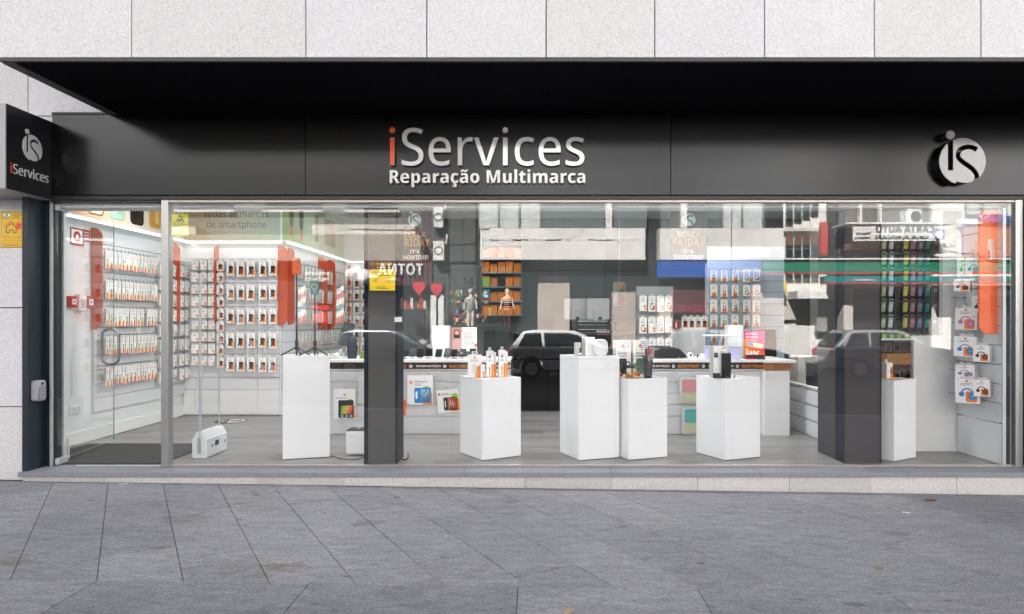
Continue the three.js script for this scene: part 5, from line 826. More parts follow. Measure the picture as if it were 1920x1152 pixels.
{
  const w = 0.7, zc = -0.37, hooks = [[-0.2, 1.9], [0.1, 2.05], [-0.2, 1.6], [0.1, 1.75], [-0.2, 1.34], [0.12, 1.4], [-0.22, 1.15], [0.04, 1.05], [-0.24, 0.86], [-0.26, 0.62], [0.02, 0.63]];
  const t = slatWall('display_wall', 'pale slotted wall with headphone packs at the end of the window', 'display wall', [XR, 0, zc], -Math.PI / 2, w, 0.4, 2.42, 0.178, [], hooks.map(([a, b]) => [a, b]), mat([0.62, 0.64, 0.67], 0.45));
  part('base_panel', bx(-w / 2 + 0.02, 0.01, 0.001, w / 2, 0.39, 0.022), Mt.wallCool, t);
  part('edge_trim', bx(w / 2 + 0.001, 0, 0.001, w / 2 + 0.02, 2.42, 0.03), Mt.pale, t);
  const at = (px, off) => { const d = FOCAL * (XR - off) / (px - 1001); return [CAM_Z - d, d]; };
  const list = [[1822, 555, 0, 0.24, 0.26, 'large pack with blue headphones high on the pale end wall', 1], [1812, 500, 2, 0.16, 0.2, 'pack with green toy headphones on the pale end wall'], [1806, 535, 3, 0.15, 0.12, 'pack with dark toy gadget on the pale end wall'], [1815, 598, 1, 0.22, 0.22, 'pack with pink headphones in the middle of the pale end wall'], [1838, 571, 3, 0.13, 0.16, 'small animal shaped pack right of the pink headphones'], [1813, 650, 0, 0.21, 0.2, 'pack with blue headphones below the orange fin'], [1843, 663, 3, 0.15, 0.16, 'small white and dark box hanging beside the upper blue headphones'], [1812, 697, 0, 0.2, 0.14, 'wide pack with light blue camera in the middle low row'], [1815, 733, 0, 0.22, 0.24, 'large pack with blue headphones, lowest on the pale end wall'], [1842, 728, 3, 0.14, 0.16, 'small pack with dark bear toy beside the lowest headphones'], [1845, 470, 1, 0.15, 0.2, 'orange and pink pack hanging high beside the orange fin']];
  list.forEach(([px, py, a, w2, h2, l], i) => { if (i === 0) { px = 1830; py = 500; w2 = 0.16; h2 = 0.18; l = 'pack with blue toy headphones high beside the orange fin'; } const off = 0.1 + (i % 3) * 0.02, [z, d] = at(px, off); const o = packMesh('headphone_pack', w2, h2, 0.05, packArt.kids[a]); o.name = numbered('headphone_pack'); scene.add(o); o.position.set(XR - off, EYE + (600 - py) * d / FOCAL + h2 / 2 + 0.02, z); o.rotation.set(0, -Math.PI / 2 + 0.55 + rr(-0.15, 0.15), 0); o.rotateZ(rr(-0.06, 0.06)); tag(o, l, 'headphone pack', 'packs on the pale end wall'); part('hook', wire([[0, 0.001, -off - 0.02], [0, 0.003, 0], [0, 0.014, 0.04]], 0.0035, 8, 5), Mt.hook, o); });
  const s = new THREE.Shape(), W = 0.17, R = 0.085, y0 = 1.24, y1 = 2.42; s.moveTo(0, y0); s.lineTo(-W + R, y0); s.absarc(-W + R, y0 + R, R, -Math.PI / 2, -Math.PI, true); s.lineTo(-W, y1 - R); s.absarc(-W + R, y1 - R, R, Math.PI, Math.PI / 2, true); s.lineTo(0, y1);
  single('end_fin', ext(s, 0.016, 0.002, 8), Mt.orangeBright, 'bright orange rounded divider fin with white lettering at the end of the pale wall', 'divider', [XR - 0.026, 0, -0.1]);
  const k = single('fin_lettering', textLine('Kids', sans, 0.1, 0.002), Mt.white, 'small slanted white lettering near the top of the bright orange end fin', 'lettering', [XR - 0.17, 2.32, -0.0795]); k.rotation.z = 0.5;
  const j = thing('end_jamb', 'dark navy and pale blue jamb at the end of the glazing', 'jamb'); part('dark_jamb', bx(4.435, -0.003, -0.1, 4.49, 2.47, -0.03, 0.003), Mt.navy, j); part('pale_jamb', bx(4.4905, -0.003, -0.1, 4.6, 2.47, -0.035, 0.003), mat([0.45, 0.52, 0.56], 0.4), j); part('filler', bx(4.46, 0, -0.3, 5.2, 2.44, -0.102), Mt.wall, j);
}
// ================================================================ ON THE GLASS AND OUTER WALL
{
  const z = -0.0125, sticker = (name, label, px0, py0, px1, py1, draw, W, H, zz = z) => { const w = X(px1, zz) - X(px0, zz), h = Y(py0, zz) - Y(py1, zz); return single(name, ...printBox(w, h, 0.0014, mapped(cv(W, H, draw), 0.4), Mt.white), label, 'sticker', [(X(px0, zz) + X(px1, zz)) / 2, (Y(py0, zz) + Y(py1, zz)) / 2, zz]); };
  const eye = (x, cx, cy, s, c = '#4a4a4a') => { x.strokeStyle = c; x.fillStyle = '#fff'; x.lineWidth = s * 0.14; x.beginPath(); x.ellipse(cx, cy, s, s * 0.55, 0, 0, 7); x.fill(); x.stroke(); disc(x, c, cx, cy, s * 0.36); disc(x, '#fff', cx, cy, s * 0.16); };
  sticker('camera_sticker', 'yellow video surveillance sticker on the glass beside the steel post', 321, 402, 353, 444, (x, w, h) => { fillR(x, '#c9c422', 0, 0, w, h); x.fillStyle = '#161610'; x.beginPath(); x.moveTo(64, 6); x.lineTo(102, 58); x.lineTo(26, 58); x.fill(); x.fillStyle = '#c9c422'; x.beginPath(); x.moveTo(64, 16); x.lineTo(92, 53); x.lineTo(36, 53); x.fill(); x.save(); x.translate(64, 42); x.rotate(-0.3); fillR(x, '#161610', -18, -5, 36, 11); x.restore(); fine(x, 10, 66, 110, 3, 10, '#55520f'); fillR(x, '#d9d57a', 0, 96, w, h - 96); eye(x, 30, 128, 18, '#7f93a8'); fine(x, 56, 118, 64, 2, 14, '#9a9560'); fillR(x, '#b7b42a', 0, 158, w, 10); }, 128, 168);
  sticker('alarm_sticker', 'black and yellow alarm company notice on the glass in front of the pillar', 693, 489, 740.5, 545, (x, w, h) => { fillR(x, '#1d1a14', 0, 0, w, 72); fillR(x, '#f2cf00', 0, 72, w, h - 72); x.strokeStyle = '#d9b100'; x.lineWidth = 4; x.beginPath(); x.arc(22, 28, 14, 0, 7); x.stroke(); x.beginPath(); x.moveTo(14, 32); x.lineTo(30, 24); x.stroke(); write(x, 'PROSEGUR', 118, 28, 30, '#e9bd00', { w: 142 }); write(x, 'ALARMS', 96, 54, 18, '#e9bd00', { w: 82 }); write(x, 'LIGADO 24 H', 105, 96, 26, '#b89600', { w: 180 }); fine(x, 20, 118, 170, 1, 18, '#8a7000'); fine(x, 30, 150, 40, 3, 12, '#a58600'); fine(x, 130, 150, 50, 3, 12, '#a58600'); fine(x, 50, 216, 110, 2, 12, '#7a6400'); }, 210, 248);
  const wz = 0.175, w = X(46, wz) - X(0.5, wz), h = Y(396, wz) - Y(465, wz);
  single('wall_notice', ...printBox(w, h, 0.004, mapped(cv(180, 274, (x, W, H) => { fillR(x, '#e2b52d', 0, 0, W, H); x.strokeStyle = '#6c5a22'; x.lineWidth = 3; x.strokeRect(4, 4, W - 8, H - 8); fillR(x, '#6c5a22', 4, 54, W - 8, 2); fillR(x, '#6c5a22', 4, 238, W - 8, 2); eye(x, 46, 30, 30); fine(x, 92, 14, 74, 3, 14, '#7d6a33'); x.strokeStyle = '#5a4634'; x.lineWidth = 6; x.beginPath(); x.moveTo(44, 162); x.lineTo(44, 122); x.lineTo(80, 92); x.lineTo(116, 122); x.lineTo(116, 162); x.lineTo(96, 162); x.lineTo(96, 142); x.lineTo(66, 142); x.lineTo(66, 162); x.closePath(); x.stroke(); x.strokeStyle = '#cf4a2a'; x.beginPath(); x.moveTo(26, 120); x.lineTo(78, 76); x.lineTo(108, 102); x.stroke(); x.fillStyle = '#e2582c'; x.beginPath(); x.moveTo(126, 136); x.bezierCurveTo(96, 120, 124, 96, 128, 76); x.bezierCurveTo(140, 88, 138, 94, 142, 96); x.bezierCurveTo(152, 86, 150, 78, 150, 78); x.bezierCurveTo(168, 104, 156, 130, 140, 138); x.fill(); write(x, 'Edifício protegido', 90, 192, 20, '#c98a2e', { w: 136 }); write(x, 'contra incêndios', 90, 216, 20, '#c98a2e', { w: 136 }); fine(x, 20, 250, 132, 1, 20, '#b0742c'); }), 0.45)), 'yellow fire protection notice with house and flame on the granite wall', 'notice', [(X(0.5, wz) + X(46, wz)) / 2, (Y(396, wz) + Y(465, wz)) / 2, wz]);
}
{ // neon word, seen mirrored in the open door
  const s = thing('neon_sign', 'white neon word hanging behind the grey pillar and mirrored in the door', 'neon sign', [-2.5, 2.5, -3.75]);
  part('letters', textLine('Recondicionados', sans, 0.42, 0.012), mat([0.9, 1, 1], 0.4, 0, { emissive: lin(0.8, 1, 1), emissiveIntensity: 3 }), s); part('rail', bx(-0.01, 0.1, -0.02, 0.44, 0.112, -0.008), Mt.dark, s);
  const L = new THREE.PointLight(lin(0.85, 1, 1), 0.12); L.position.set(-2.3, 2.53, -3.7); scene.add(L);
}

// ================================================================ ACROSS THE STREET (seen mirrored in the glass)
const WH = mapped(texRender, 0.85), WH2 = mat([0.78, 0.74, 0.7], 0.85, 0, { map: texRender }), CONC = mat([0.42, 0.39, 0.34], 0.85, 0, { map: texRender }), GREYW = mat([0.1, 0.105, 0.108], 0.8, 0, { map: texRender }), DARKIN = mat([0.012, 0.014, 0.015], 0.7), BLIND = mat([0.5, 0.53, 0.52], 0.8), PANE = mat([0.02, 0.03, 0.032], 0.06), FRAME = mat([0.15, 0.2, 0.2], 0.5), CREAM = mat([0.62, 0.54, 0.5], 0.8, 0, { map: texRender }), SHUT = mat([0.42, 0.2, 0.13], 0.7), MAROON = mat([0.09, 0.018, 0.025], 0.7);
struct('opposite_pavement', bx(-40, -0.5, 16.2, 40, -0.22, 19.5), mapped(texAsphalt, 0.9));
const q = (px0, py0, px1, py1, z, z2) => bx(MX(px0, z), MY(py1, z), z, MX(px1, z), MY(py0, z), z2);      // a block whose street face shows mirrored at these pixels
const win = (parent, px0, py0, px1, py1, z, m) => { const f = part('window', q(px0, py0, px1, py1, z + 0.06, z + 0.1), FRAME, parent); const e = 1.6; part('pane', q(px0 + e, py0 + e, px1 - e, py1 - e, z + 0.03, z + 0.05), m, f); };
{ // white banded office block
  const b = thing('office_block', 'white office block with long window bands across the street', 'building');
  part('core', bx(MX(893, 18.4), -0.22, 18.45, MX(1470, 18.4), 9.6, 24), DARKIN, b);
  for (const [a, c] of [[900, 1210], [1237, 1470]]) {
    part('wall_band', q(a, 450.5, c, 487, 17.8, 18.4), WH, b); part('wall_band', q(a, 428, c, 450, 17.8, 18.4), WH, b);
    const x0 = MX(a, 17.8), x1 = MX(c, 17.8); part('wall_band', bx(x0, 6.35, 17.8, x1, 7.5, 18.4), WH, b); part('wall_band', bx(x0, 9.1, 17.8, x1, 9.9, 18.4), WH, b);
    for (let i = 0; i < 5; i++) { const s = (x1 - x0) / 5; part('window', bx(x0 + s * i + 0.04, 7.51, 18.1, x0 + s * (i + 1) - 0.04, 9.09, 18.2), PANE, b); }
  }
  [[898, 933, 1], [937, 972, 1], [977, 1012, 1], [1016, 1054, 0], [1057, 1094, 0], [1098, 1134, 0], [1151, 1190, 0], [1192, 1209, 0], [1239, 1276, 0], [1287, 1320, 0], [1323, 1352, 0], [1355, 1390, 1], [1394, 1430, 1]].forEach(([a, c, l]) => { const f = part('window', bx(MX(a, 18.1), MY(427, 18.1), 18.12, MX(c, 18.1), 6.34, 18.2), l ? BLIND : mat([0.14, 0.17, 0.17], 0.3), b); part('frame', bx(MX(c, 18.1) + 0.01, MY(427, 18.1), 18.06, MX(c, 18.1) + 0.07, 6.34, 18.12), FRAME, f); });
  for (const p of [1136, 1277]) part('pier', q(p, 370, p + 12, 427, 17.95, 18.4), WH, b);
  for (const [a, y0, c, y1] of [[1008, 531, 1068, 690], [1148, 548, 1192, 690], [1236, 560, 1258, 690], [1258, 618, 1330, 690], [1410, 500, 1470, 690]]) part('ground_floor_wall', q(a, y0, c, y1, 17.9, 18.44), CREAM, b);
  part('shutter', q(1258, 522, 1329, 572, 18.1, 18.2), MAROON, b); part('shop_window', q(1070, 520, 1147, 640, 18.2, 18.3), PANE, b);
  part('shop_window', q(905, 510, 1006, 660, 18.2, 18.3), PANE, b);
  for (let r = 0; r < 3; r++) for (let i = 0; i < 7; i++) part('cushion', mv(new RoundedBoxGeometry(0.19, 0.11, 0.1, 2, 0.04), MX(1263 + i * 10, 18), MY(575 + r * 5, 18), 18.0 - r * 0.05), mat([0.22, 0.03, 0.05], 0.7), b);
  const s = thing('blue_shop_fascia', 'plain blue fascia band of a shop across the street', 'sign'); part('board', q(1232, 490, 1438, 520, 17.6, 17.75), mat([0.02, 0.1, 0.42], 0.5), s);
  const tr = part('lettering', textLine('Minipreço', sansBold, 0.9, 0.02), Mt.white, s); tr.rotation.y = Math.PI; tr.position.set(MX(1430, 17.6), MY(510, 17.6), 17.59);
  const u = thing('cafe_sign', 'thin pale lettering of a dark shop front across the street', 'sign'); const l = part('lettering', textLine('TRUECO', sans, 1.1, 0.02, 1.1), mat([0.3, 0.25, 0.18], 0.5), u); l.rotation.y = Math.PI; l.position.set(MX(960, 18) , MY(512, 18), 18.1); part('rail', bx(MX(900, 18), MY(496, 18), 18.08, MX(962, 18), MY(494, 18), 18.12), Mt.pale, u);
}
{ // concrete building on the left with the toy shop
  const b = thing('concrete_building', 'concrete fronted building with a dark shop below across the street', 'building');
  part('core', bx(-20, -0.22, 18.5, MX(792, 18.4), 9.2, 24), mat([0.16, 0.165, 0.165], 0.85, 0, { map: texRender }), b);
  part('concrete_band', q(290, 440, 788, 489, 17.5, 18.5), CONC, b); part('ledge', q(585, 421, 778, 439.6, 17.7, 18.5), WH2, b); part('ledge', q(290, 425, 366, 439.6, 17.7, 18.5), WH2, b);
  for (const [x0, x1] of [[-19, -17], [-16, -14], [-13, -11], [-9.8, -7.8], [-6.8, -5]]) { const f = part('window', bx(x0, 5.4, 18.4, x1, 7.0, 18.49), PANE, b); part('sill', bx(x0 - 0.1, 5.3, 18.3, x1 + 0.1, 5.39, 18.48), WH2, f); }
  part('upper_band', bx(-20, 7.6, 18.3, MX(792, 18.4), 9.4, 18.49), WH, b);
  part('shop_recess', bx(-20, -0.22, 18.3, MX(795, 18.3), MY(490, 18.3), 18.49), DARKIN, b);
  const sh = thing('toy_shop_front', 'maroon slatted toy shop front with red and white decorations across the street', 'shop front');
  sh.position.z = -0.62;
  for (let i = 0; i < 22; i++) part('slat', q(640 + i * 8, 492, 646 + i * 8, 536, 18.05, 18.15), MAROON, sh);
  const wr = (s2, px, py, w, m, hs = 1) => { const g = part('lettering', textLine(s2, sansBold, w, 0.05, hs), m, sh); g.rotation.y = Math.PI; g.position.set(MX(px, 18), MY(py, 18), 17.98); };
  wr('TOTNA', 799, 518, 1.58, WH, 1.15); wr('STORE', 751, 528, 0.4, WH); wr('BRINQUEDOS', 627, 518, 0.86, WH); wr('PRESENTES', 627, 529, 0.84, WH);
  for (const px of [574, 644]) for (let i = 0; i < 6; i++) { const s3 = new THREE.Shape([[0, 0], [0.26, 0.16], [0.26, 0.36], [0, 0.2]].map((p) => new THREE.Vector2(...p))); part('candy_stripe', mv(ext(s3, 0.03), MX(px - 4, 17.6), MY(608, 17.6) + i * 0.2, 17.6), [Mt.red, WH, mat([0.2, 0.28, 0.27], 0.6), WH, Mt.red, WH][i], sh); }
  part('red_house', join([q(598, 588, 622, 604, 17.6, 17.7), q(594, 574, 628, 581, 17.6, 17.7)]), mat([0.6, 0.02, 0.03], 0.6), sh); part('red_house', q(612, 582, 628, 606, 17.72, 17.8), mat([0.4, 0.02, 0.03], 0.6), sh);
  const heart = new THREE.Shape(); heart.moveTo(0, -0.25); heart.lineTo(0.22, 0.05); heart.lineTo(0.2, 0.22); heart.lineTo(-0.2, 0.22); heart.lineTo(-0.22, 0.05);
  for (const [px, py] of [[791, 543], [823, 546]]) part('red_decoration', mv(ext(heart, 0.06), MX(px, 17.7), MY(py, 17.7), 17.7), mat([0.62, 0.03, 0.05], 0.5), sh);
  for (let i = 0; i < 8; i++) part('gift_box', q(757 + i * 6, 560 + (i % 3) * 5, 762 + i * 6, 580, 17.75, 17.95), [MAROON, Mt.brown, Mt.red, WH2][i % 4], sh);
  part('white_bear', join([mv(new THREE.SphereGeometry(0.26, 16, 12), MX(692, 17.6), MY(521, 17.6), 17.6), mv(new THREE.SphereGeometry(0.17, 14, 10), MX(678, 17.6), MY(510, 17.6), 17.6), mv(new THREE.SphereGeometry(0.14, 14, 10).scale(2, 0.7, 1), MX(704, 17.6), MY(522, 17.6), 17.55), mv(new THREE.SphereGeometry(0.2, 14, 10), MX(666, 17.6), MY(516, 17.6), 17.6)]), WH, sh);
  for (const [a, e] of [[812, 822], [826, 836]]) part('white_pillar', q(a, 555, e, 668, 17.8, 17.95), WH, sh);
}
{
  const b = thing('grey_clad_building', 'narrow grey clad building between white block and toy shop', 'building'); const x0 = MX(793, 18.3), x1 = MX(892, 18.3);
  part('core', bx(x0, -0.22, 18.5, x1, 9, 24), DARKIN, b);
  for (let i = 0; i < 4; i++) for (let r = 0; r < 3; r++) part('cladding_panel', bx(x0 + (x1 - x0) * i / 4 + 0.01, 3.5 + r * 1.85, 18.3, x0 + (x1 - x0) * (i + 1) / 4 - 0.01, 5.33 + r * 1.85, 18.49), GREYW, b);
  part('ground_panel', bx(x0, -0.22, 18.42, x1, 3.49, 18.49), mat([0.05, 0.06, 0.06], 0.6), b);
  for (const [l, a, y0, e, y1] of [['upper white air conditioning unit across the street', 813, 388, 830, 426], ['lower white air conditioning unit across the street', 812, 452, 832, 488]]) { const t = thing('air_conditioner', l, 'air conditioner'); part('casing', q(a, y0, e, y1, 17.9, 18.29), WH, t); part('fan_grille', mv(new THREE.TorusGeometry(0.14, 0.02, 6, 20), MX((a + e) / 2, 17.9), MY((y0 + y1) / 2, 17.9), 17.895), Mt.dark, t); part('pipe', wire([[MX(e, 18.2), MY(y0 + 8, 18.2), 18.1], [MX(e + 5, 18.2), MY(y0 + 4, 18.2), 18.15], [MX(e + 6, 18.2), MY(y0 - 12, 18.2), 18.2]], 0.04, 12), WH2, t); }
}
{ // right: set back corner block, driving school and supermarket
  const b = thing('corner_block', 'white corner block with a red hoarding and tall windows across the street', 'building'), z = 22;
  part('core', bx(MX(1455, 22), -0.22, 22.3, MX(1690, 22), 11, 27), WH, b); part('string_course', q(1455, 428, 1600, 434, 22.05, 22.3), WH2, b); part('base_wall', q(1455, 546, 1600, 600, 22.1, 22.3), WH2, b);
  for (let i = 0; i < 4; i++) win(b, 1474 + i * 16, 380, 1488 + i * 16, 416 - i * 6, z, PANE); for (let r = 0; r < 3; r++) for (let i = 0; i < 4; i++) win(b, 1474 + i * 16, 436 + r * 30, 1488 + i * 16, 462 + r * 30, z, r === 0 ? mat([0.2, 0.1, 0.08], 0.4) : PANE);
  part('red_hoarding', q(1540, 417, 1566, 479, 21.6, 21.8), mat([0.55, 0.04, 0.03], 0.6), b); part('canopy', q(1496, 546, 1575, 560, 21, 22.2), WH, b);
  const m = part('shop_window', q(1532, 562, 1572, 622, 21.9, 22.1), mat([0.3, 0.31, 0.28], 0.5), b); ['NA TUA', 'MORA', 'AO SEU', 'LADO'].forEach((s, i) => { const g = part('lettering', textLine(s, sansBold, 0.34, 0.02), Mt.dark, m); g.rotation.y = Math.PI; g.position.set(MX(1569, 21.9), MY(570 + i * 8, 21.9), 21.88); });
  part('yellow_board', q(1432, 528, 1476, 547, 21.4, 21.6), mat([0.75, 0.58, 0.06], 0.6), b);
  const d = thing('driving_school_building', 'grey building with white sign balcony and brown ledge across the street', 'building');
  part('core', bx(MX(1584, 18), MY(515, 18), 18.45, MX(1756, 18), 9.5, 18.85), mat([0.2, 0.2, 0.2], 0.85, 0, { map: texRender }), d); part('ground_floor', bx(MX(1584, 18), -0.22, 18.45, MX(1756, 18), MY(515, 18) - 0.01, 18.85), DARKIN, d); part('rear_wing', bx(MX(1690, 18), -0.22, 18.86, MX(1756, 18), 9.4, 24), GREYW, d);
  part('ledge', q(1600, 455, 1775, 465, 17.4, 18.4), mat([0.35, 0.2, 0.13], 0.7), d); part('balcony_rail', q(1588, 417, 1788, 420, 17.2, 18.4), WH, d); for (const p of [1613, 1650]) part('window_post', q(p, 375, p + 4, 456, 18.1, 18.3), WH, d); part('tile_pillar', q(1582, 540, 1600, 668, 17.8, 18.3), WH2, d);
  const s = thing('driving_school_sign', 'long white driving school sign with grey lettering across the street', 'sign'); part('board', q(1600, 425, 1777, 452, 17.15, 17.2), WH, s);
  for (const [t, px, py, w] of [['CARTA AUTO', 1752, 436, 2.05], ['escola de condução', 1740, 448, 1.85], ['Todas as', 1632, 440, 0.5], ['Categorias', 1632, 448, 0.55]]) { const g = part('lettering', textLine(t, sansBold, w, 0.02, 1), mat([0.05, 0.045, 0.05], 0.6), s); g.rotation.y = Math.PI; g.position.set(MX(px, 17.15), MY(py, 17.15), 17.14); } part('ring', mv(new THREE.TorusGeometry(0.17, 0.045, 8, 26), MX(1762, 17.1), MY(438, 17.1), 17.13), mat([0.3, 0.3, 0.6], 0.5), s);
  const a = thing('air_conditioner', 'white air conditioning unit on the balcony above the driving school sign', 'air conditioner'); part('casing', q(1700, 392, 1729, 416, 17.7, 18.1), WH, a); part('fan_grille', mv(cyl(0.19, 0.19, 0.02, 24).rotateX(Math.PI / 2), MX(1718, 17.7), MY(406, 17.7), 17.68), Mt.dark, a);
  const e = thing('white_house', 'white house with terracotta shutters at the end across the street', 'building'); part('core', bx(MX(1757, 18), -0.22, 18.3, 21, 9.8, 24), WH, e);
  for (let i = 0; i < 12; i++) part('shutter_slat', q(1809, 421 + i * 5, 1960, 425.4 + i * 5, 18.0, 18.1), SHUT, e); part('sill', q(1808, 416.5, 1960, 420, 17.9, 18.2), WH, e); part('awning', q(1845, 405, 1960, 416, 17.8, 18.1), mat([0.03, 0.1, 0.36], 0.6), e); for (const [x0, x1] of [[1812, 1838], [1843, 1890]]) win(e, x0, 376, x1, 404, 18.1, BLIND);
  part('shop_recess', q(1790, 538, 1960, 690, 18.1, 18.29), PANE, e); part('shop_sill', q(1782, 545, 1900, 556, 17.7, 18.0), WH, e);
  const m2 = thing('supermarket_front', 'green and teal supermarket fascia bands with red edging across the street', 'shop front'), G = mat([0.02, 0.2, 0.12], 0.5), T = mat([0.01, 0.2, 0.2], 0.5), RD = mat([0.6, 0.04, 0.03], 0.5);
  for (const [p0, p1] of [[1432, 1560], [1561, 1770], [1772, 1960]]) { part('white_edge', q(p0, 484, p1, 487, 16.9, 17.3), WH, m2); part('green_band', q(p0, 487.2, p1, 511, 17, 17.3), G, m2); part('red_edge', q(p0, 511.2, p1, 513.5, 16.95, 17.3), RD, m2); }
  for (const [p0, p1] of [[1545, 1765], [1776, 1960]]) { part('teal_band', q(p0, 518, p1, 530, 17, 17.3), T, m2); part('red_edge', q(p0, 530.2, p1, 532.5, 16.95, 17.3), RD, m2); }
  for (const px of [1640, 1828]) { const g = part('lettering', textLine('SUPERMERCADO', sansBold, 0.72, 0.02), WH, m2); g.rotation.y = Math.PI; g.position.set(MX(px, 17), MY(527, 17), 16.98); }
}
{ // window goods and grime across the street
  const b = thing('shop_window_goods', 'colourful toys and figures in a shop window across the street', 'window display');
  const cs = [[0.6, 0.12, 0.03], [0.7, 0.7, 0.66], [0.1, 0.28, 0.12], [0.55, 0.05, 0.08], [0.65, 0.5, 0.12], [0.12, 0.16, 0.3]];
  for (let i = 0; i < 46; i++) { const px = rr(843, 918), py = rr(548, 606), s = rr(0.04, 0.12), g = i % 3 ? new RoundedBoxGeometry(s * rr(0.7, 1.6), s * rr(0.8, 2.4), s, 2, 0.02) : new THREE.SphereGeometry(s * 0.7, 10, 8); part('toy', mv(g, MX(px, 17.9), MY(py, 17.9), 17.9 + rr(0, 0.2)), mat(cs[i % 6], 0.6), b); }
  part('shelf', q(840, 609, 922, 612, 17.8, 18.2), Mt.dark, b);
  for (const [px, l] of [[951, 'shop window mannequin in a striped top across the street'], [882, 'pale shop window mannequin among the toys across the street']]) {
    const m = thing('mannequin', l, 'mannequin', [MX(px, 17.7), MY(612, 17.7), 17.7]);
    part('torso', new THREE.LatheGeometry([[0, 0.55], [0.13, 0.56], [0.12, 0.75], [0.17, 1.0], [0.06, 1.08], [0.045, 1.14], [0, 1.14]].map((p) => new THREE.Vector2(...p)), 18), WH2, m); part('head', mv(new THREE.SphereGeometry(0.085, 16, 12).scale(1, 1.3, 1), 0, 1.24, 0), WH2, m);
    for (let i = 0; i < 5; i++) part('stripe', mv(new THREE.CylinderGeometry(0.165 - i * 0.006, 0.16 - i * 0.006, 0.03, 18), 0, 0.95 - i * 0.07, 0), px > 900 ? MAROON : Mt.pale, m);
    for (const s of [-1, 1]) { part('leg', mv(cyl(0.05, 0.075, 0.56, 12), s * 0.075, 0, 0), px > 900 ? MAROON : WH2, m); part('arm', bar([s * 0.17, 0.98, 0], [s * 0.24, 0.6, -0.05], 0.032), WH2, m); }
  }
  const st = thing('band_grime', 'dark weathered streaks along the joint of the white band across the street', 'stain');
  for (let i = 0; i < 30; i++) { const px = rr(903, 1145); part('streak', q(px, 449.2 + rr(-0.5, 0.5), px + rr(2, 9), 450.6 + rr(0, 1), 17.785, 17.7995), Mt.dark, st); }
  const w = thing('street_cables', 'thin black cables strung along the facades across the street', 'cables');
  for (const [p0, y0, p1, y1, zz] of [[1540, 476, 1960, 481, 16.9], [1750, 468, 1960, 486, 16.8], [640, 404, 905, 398, 17.2], [1560, 480, 1790, 462, 16.85]]) part('cable', wire([[MX(p0, zz), MY(y0, zz), zz], [MX((p0 + p1) / 2, zz), MY((y0 + y1) / 2 + 4, zz), zz], [MX(p1, zz), MY(y1, zz), zz]], 0.018, 30), Mt.black, w);
}
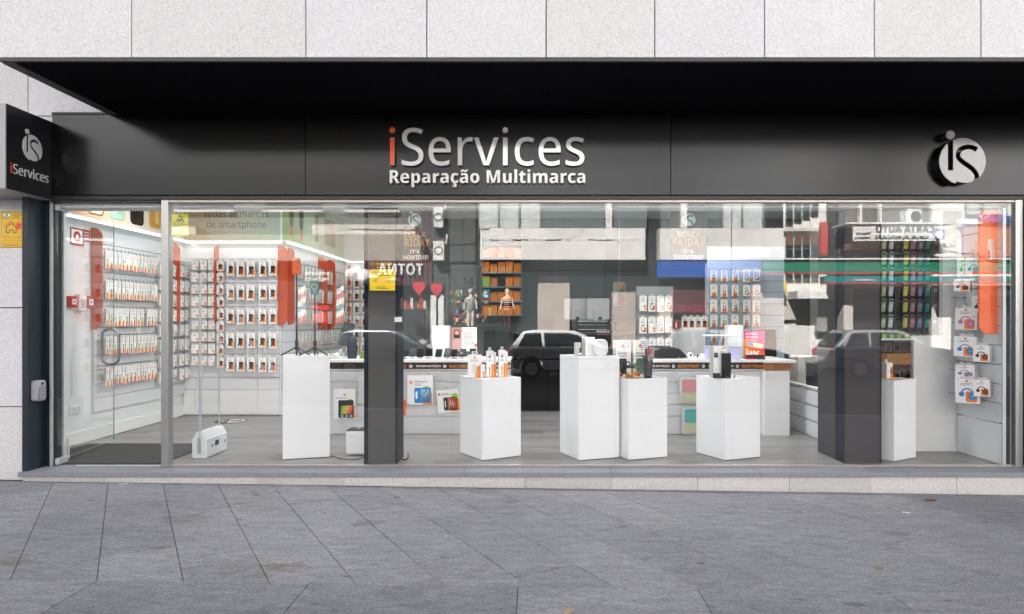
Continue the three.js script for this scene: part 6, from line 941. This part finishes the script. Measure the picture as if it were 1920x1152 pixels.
// parked cars
function car(label, pxc, paint, z, turn = 0, estate = 0) {
  const t = thing('parked_car', label, 'car', [MX(pxc, z), -0.36, z], turn, 'cars parked across the street'), L = 4.0, b = new THREE.Shape();
  b.moveTo(-1.95, 0.32); b.lineTo(-1.98, 0.6); b.quadraticCurveTo(-1.96, 0.86, -1.84, 0.92); b.lineTo(0.95, 0.93); b.quadraticCurveTo(1.75, 0.86, 1.92, 0.66); b.lineTo(1.97, 0.34); b.lineTo(1.62, 0.3); b.absarc(1.25, 0.3, 0.36, 0, Math.PI); b.lineTo(-0.86, 0.26); b.absarc(-1.22, 0.3, 0.36, 0, Math.PI); b.lineTo(-1.95, 0.32);
  const body = ext(b, 1.5, 0.06, 10); body.translate(0, 0, -0.75); part('body', body, paint, t);
  const c = new THREE.Shape(); c.moveTo(-1.86, 0.9); c.lineTo(-1.5 - estate, 1.36); c.quadraticCurveTo(-1.35, 1.43, -1.1, 1.44); c.lineTo(-0.1, 1.43); c.quadraticCurveTo(0.15, 1.4, 0.3, 1.32); c.lineTo(0.98, 0.9); c.lineTo(-1.86, 0.9);
  const cab = ext(c, 1.28, 0.05, 8); cab.translate(0, 0, -0.64); part('cabin', cab, paint, t);
  for (const s of [-1, 1]) { const w1 = new THREE.Shape([[-1.62, 0.95], [-1.4, 1.34], [-0.95, 1.36], [-0.9, 0.95]].map((p) => new THREE.Vector2(...p))), w2 = new THREE.Shape([[-0.82, 0.95], [-0.86, 1.36], [-0.12, 1.35], [0.16, 1.27], [0.7, 0.95]].map((p) => new THREE.Vector2(...p))); for (const w of [w1, w2]) part('side_window', mv(ext(w, 0.012), 0, 0, s > 0 ? 0.692 : -0.704), PANE, t); for (const x of [-1.22, 1.25]) { const wh = part('wheel', mv(new THREE.CylinderGeometry(0.3, 0.3, 0.2, 24).rotateX(Math.PI / 2), x, 0.3, s * 0.72), Mt.black, t); part('rim', mv(new THREE.CylinderGeometry(0.19, 0.19, 0.03, 12).rotateX(Math.PI / 2), x, 0.3, s * 0.815), Mt.silver, wh); } part('trim_strip', bx(-1.84, 0.56, s > 0 ? 0.811 : -0.82, 1.8, 0.61, s > 0 ? 0.82 : -0.811), Mt.black, t); part('door_seam', bx(-0.87, 0.36, s > 0 ? 0.8105 : -0.816, -0.86, 0.9, s > 0 ? 0.816 : -0.8105), Mt.black, t); part('door_handle', bx(-0.72, 0.78, s > 0 ? 0.8105 : -0.83, -0.56, 0.81, s > 0 ? 0.83 : -0.8105), Mt.black, t); part('mirror', mv(new RoundedBoxGeometry(0.1, 0.12, 0.16, 2, 0.03), 0.62, 0.98, s * 0.82), paint, t); part('headlight', mv(new RoundedBoxGeometry(0.16, 0.14, 0.3, 2, 0.04), 1.86, 0.66, s * 0.6), Mt.silver, t); part('taillight', mv(new RoundedBoxGeometry(0.08, 0.2, 0.2, 2, 0.03), -1.97, 0.74, s * 0.62), Mt.red, t); }
  const ws = part('windscreen', bx(-0.012, -0.36, -0.58, 0.0, 0.36, 0.58), PANE, t); ws.position.set(0.69, 1.12, 0); ws.rotation.z = 1.01; const rw = part('rear_window', bx(0, -0.24, -0.56, 0.012, 0.24, 0.56), PANE, t); rw.position.set(-1.76 - estate * 0.5, 1.14, 0); rw.rotation.z = -0.66;
  part('number_plate', bx(-2.05, 0.5, -0.26, -2.035, 0.61, 0.26), WH, t);
}
const paintOf = (c) => mat(c, 0.3, 0, { clearcoat: 1, clearcoatRoughness: 0.05 });
car('white hatchback parked across the street', 1072, paintOf([0.75, 0.75, 0.74]), 14.2); car('dark blue grey car parked across the street by the toy shop', 745, paintOf([0.1, 0.12, 0.16]), 14.2); car('grey hatchback parked beside the white one across the street', 1345, paintOf([0.2, 0.22, 0.23]), 14.2);
car('silver hatchback parked near the supermarket across the street', 1665, paintOf([0.32, 0.33, 0.34]), 14.2);

scene.traverse((o) => { if (o.isMesh || o.isDirectionalLight || o.isPointLight) { o.castShadow = true; if (o.isMesh) o.receiveShadow = true; } });
renderer.render(scene, camera);
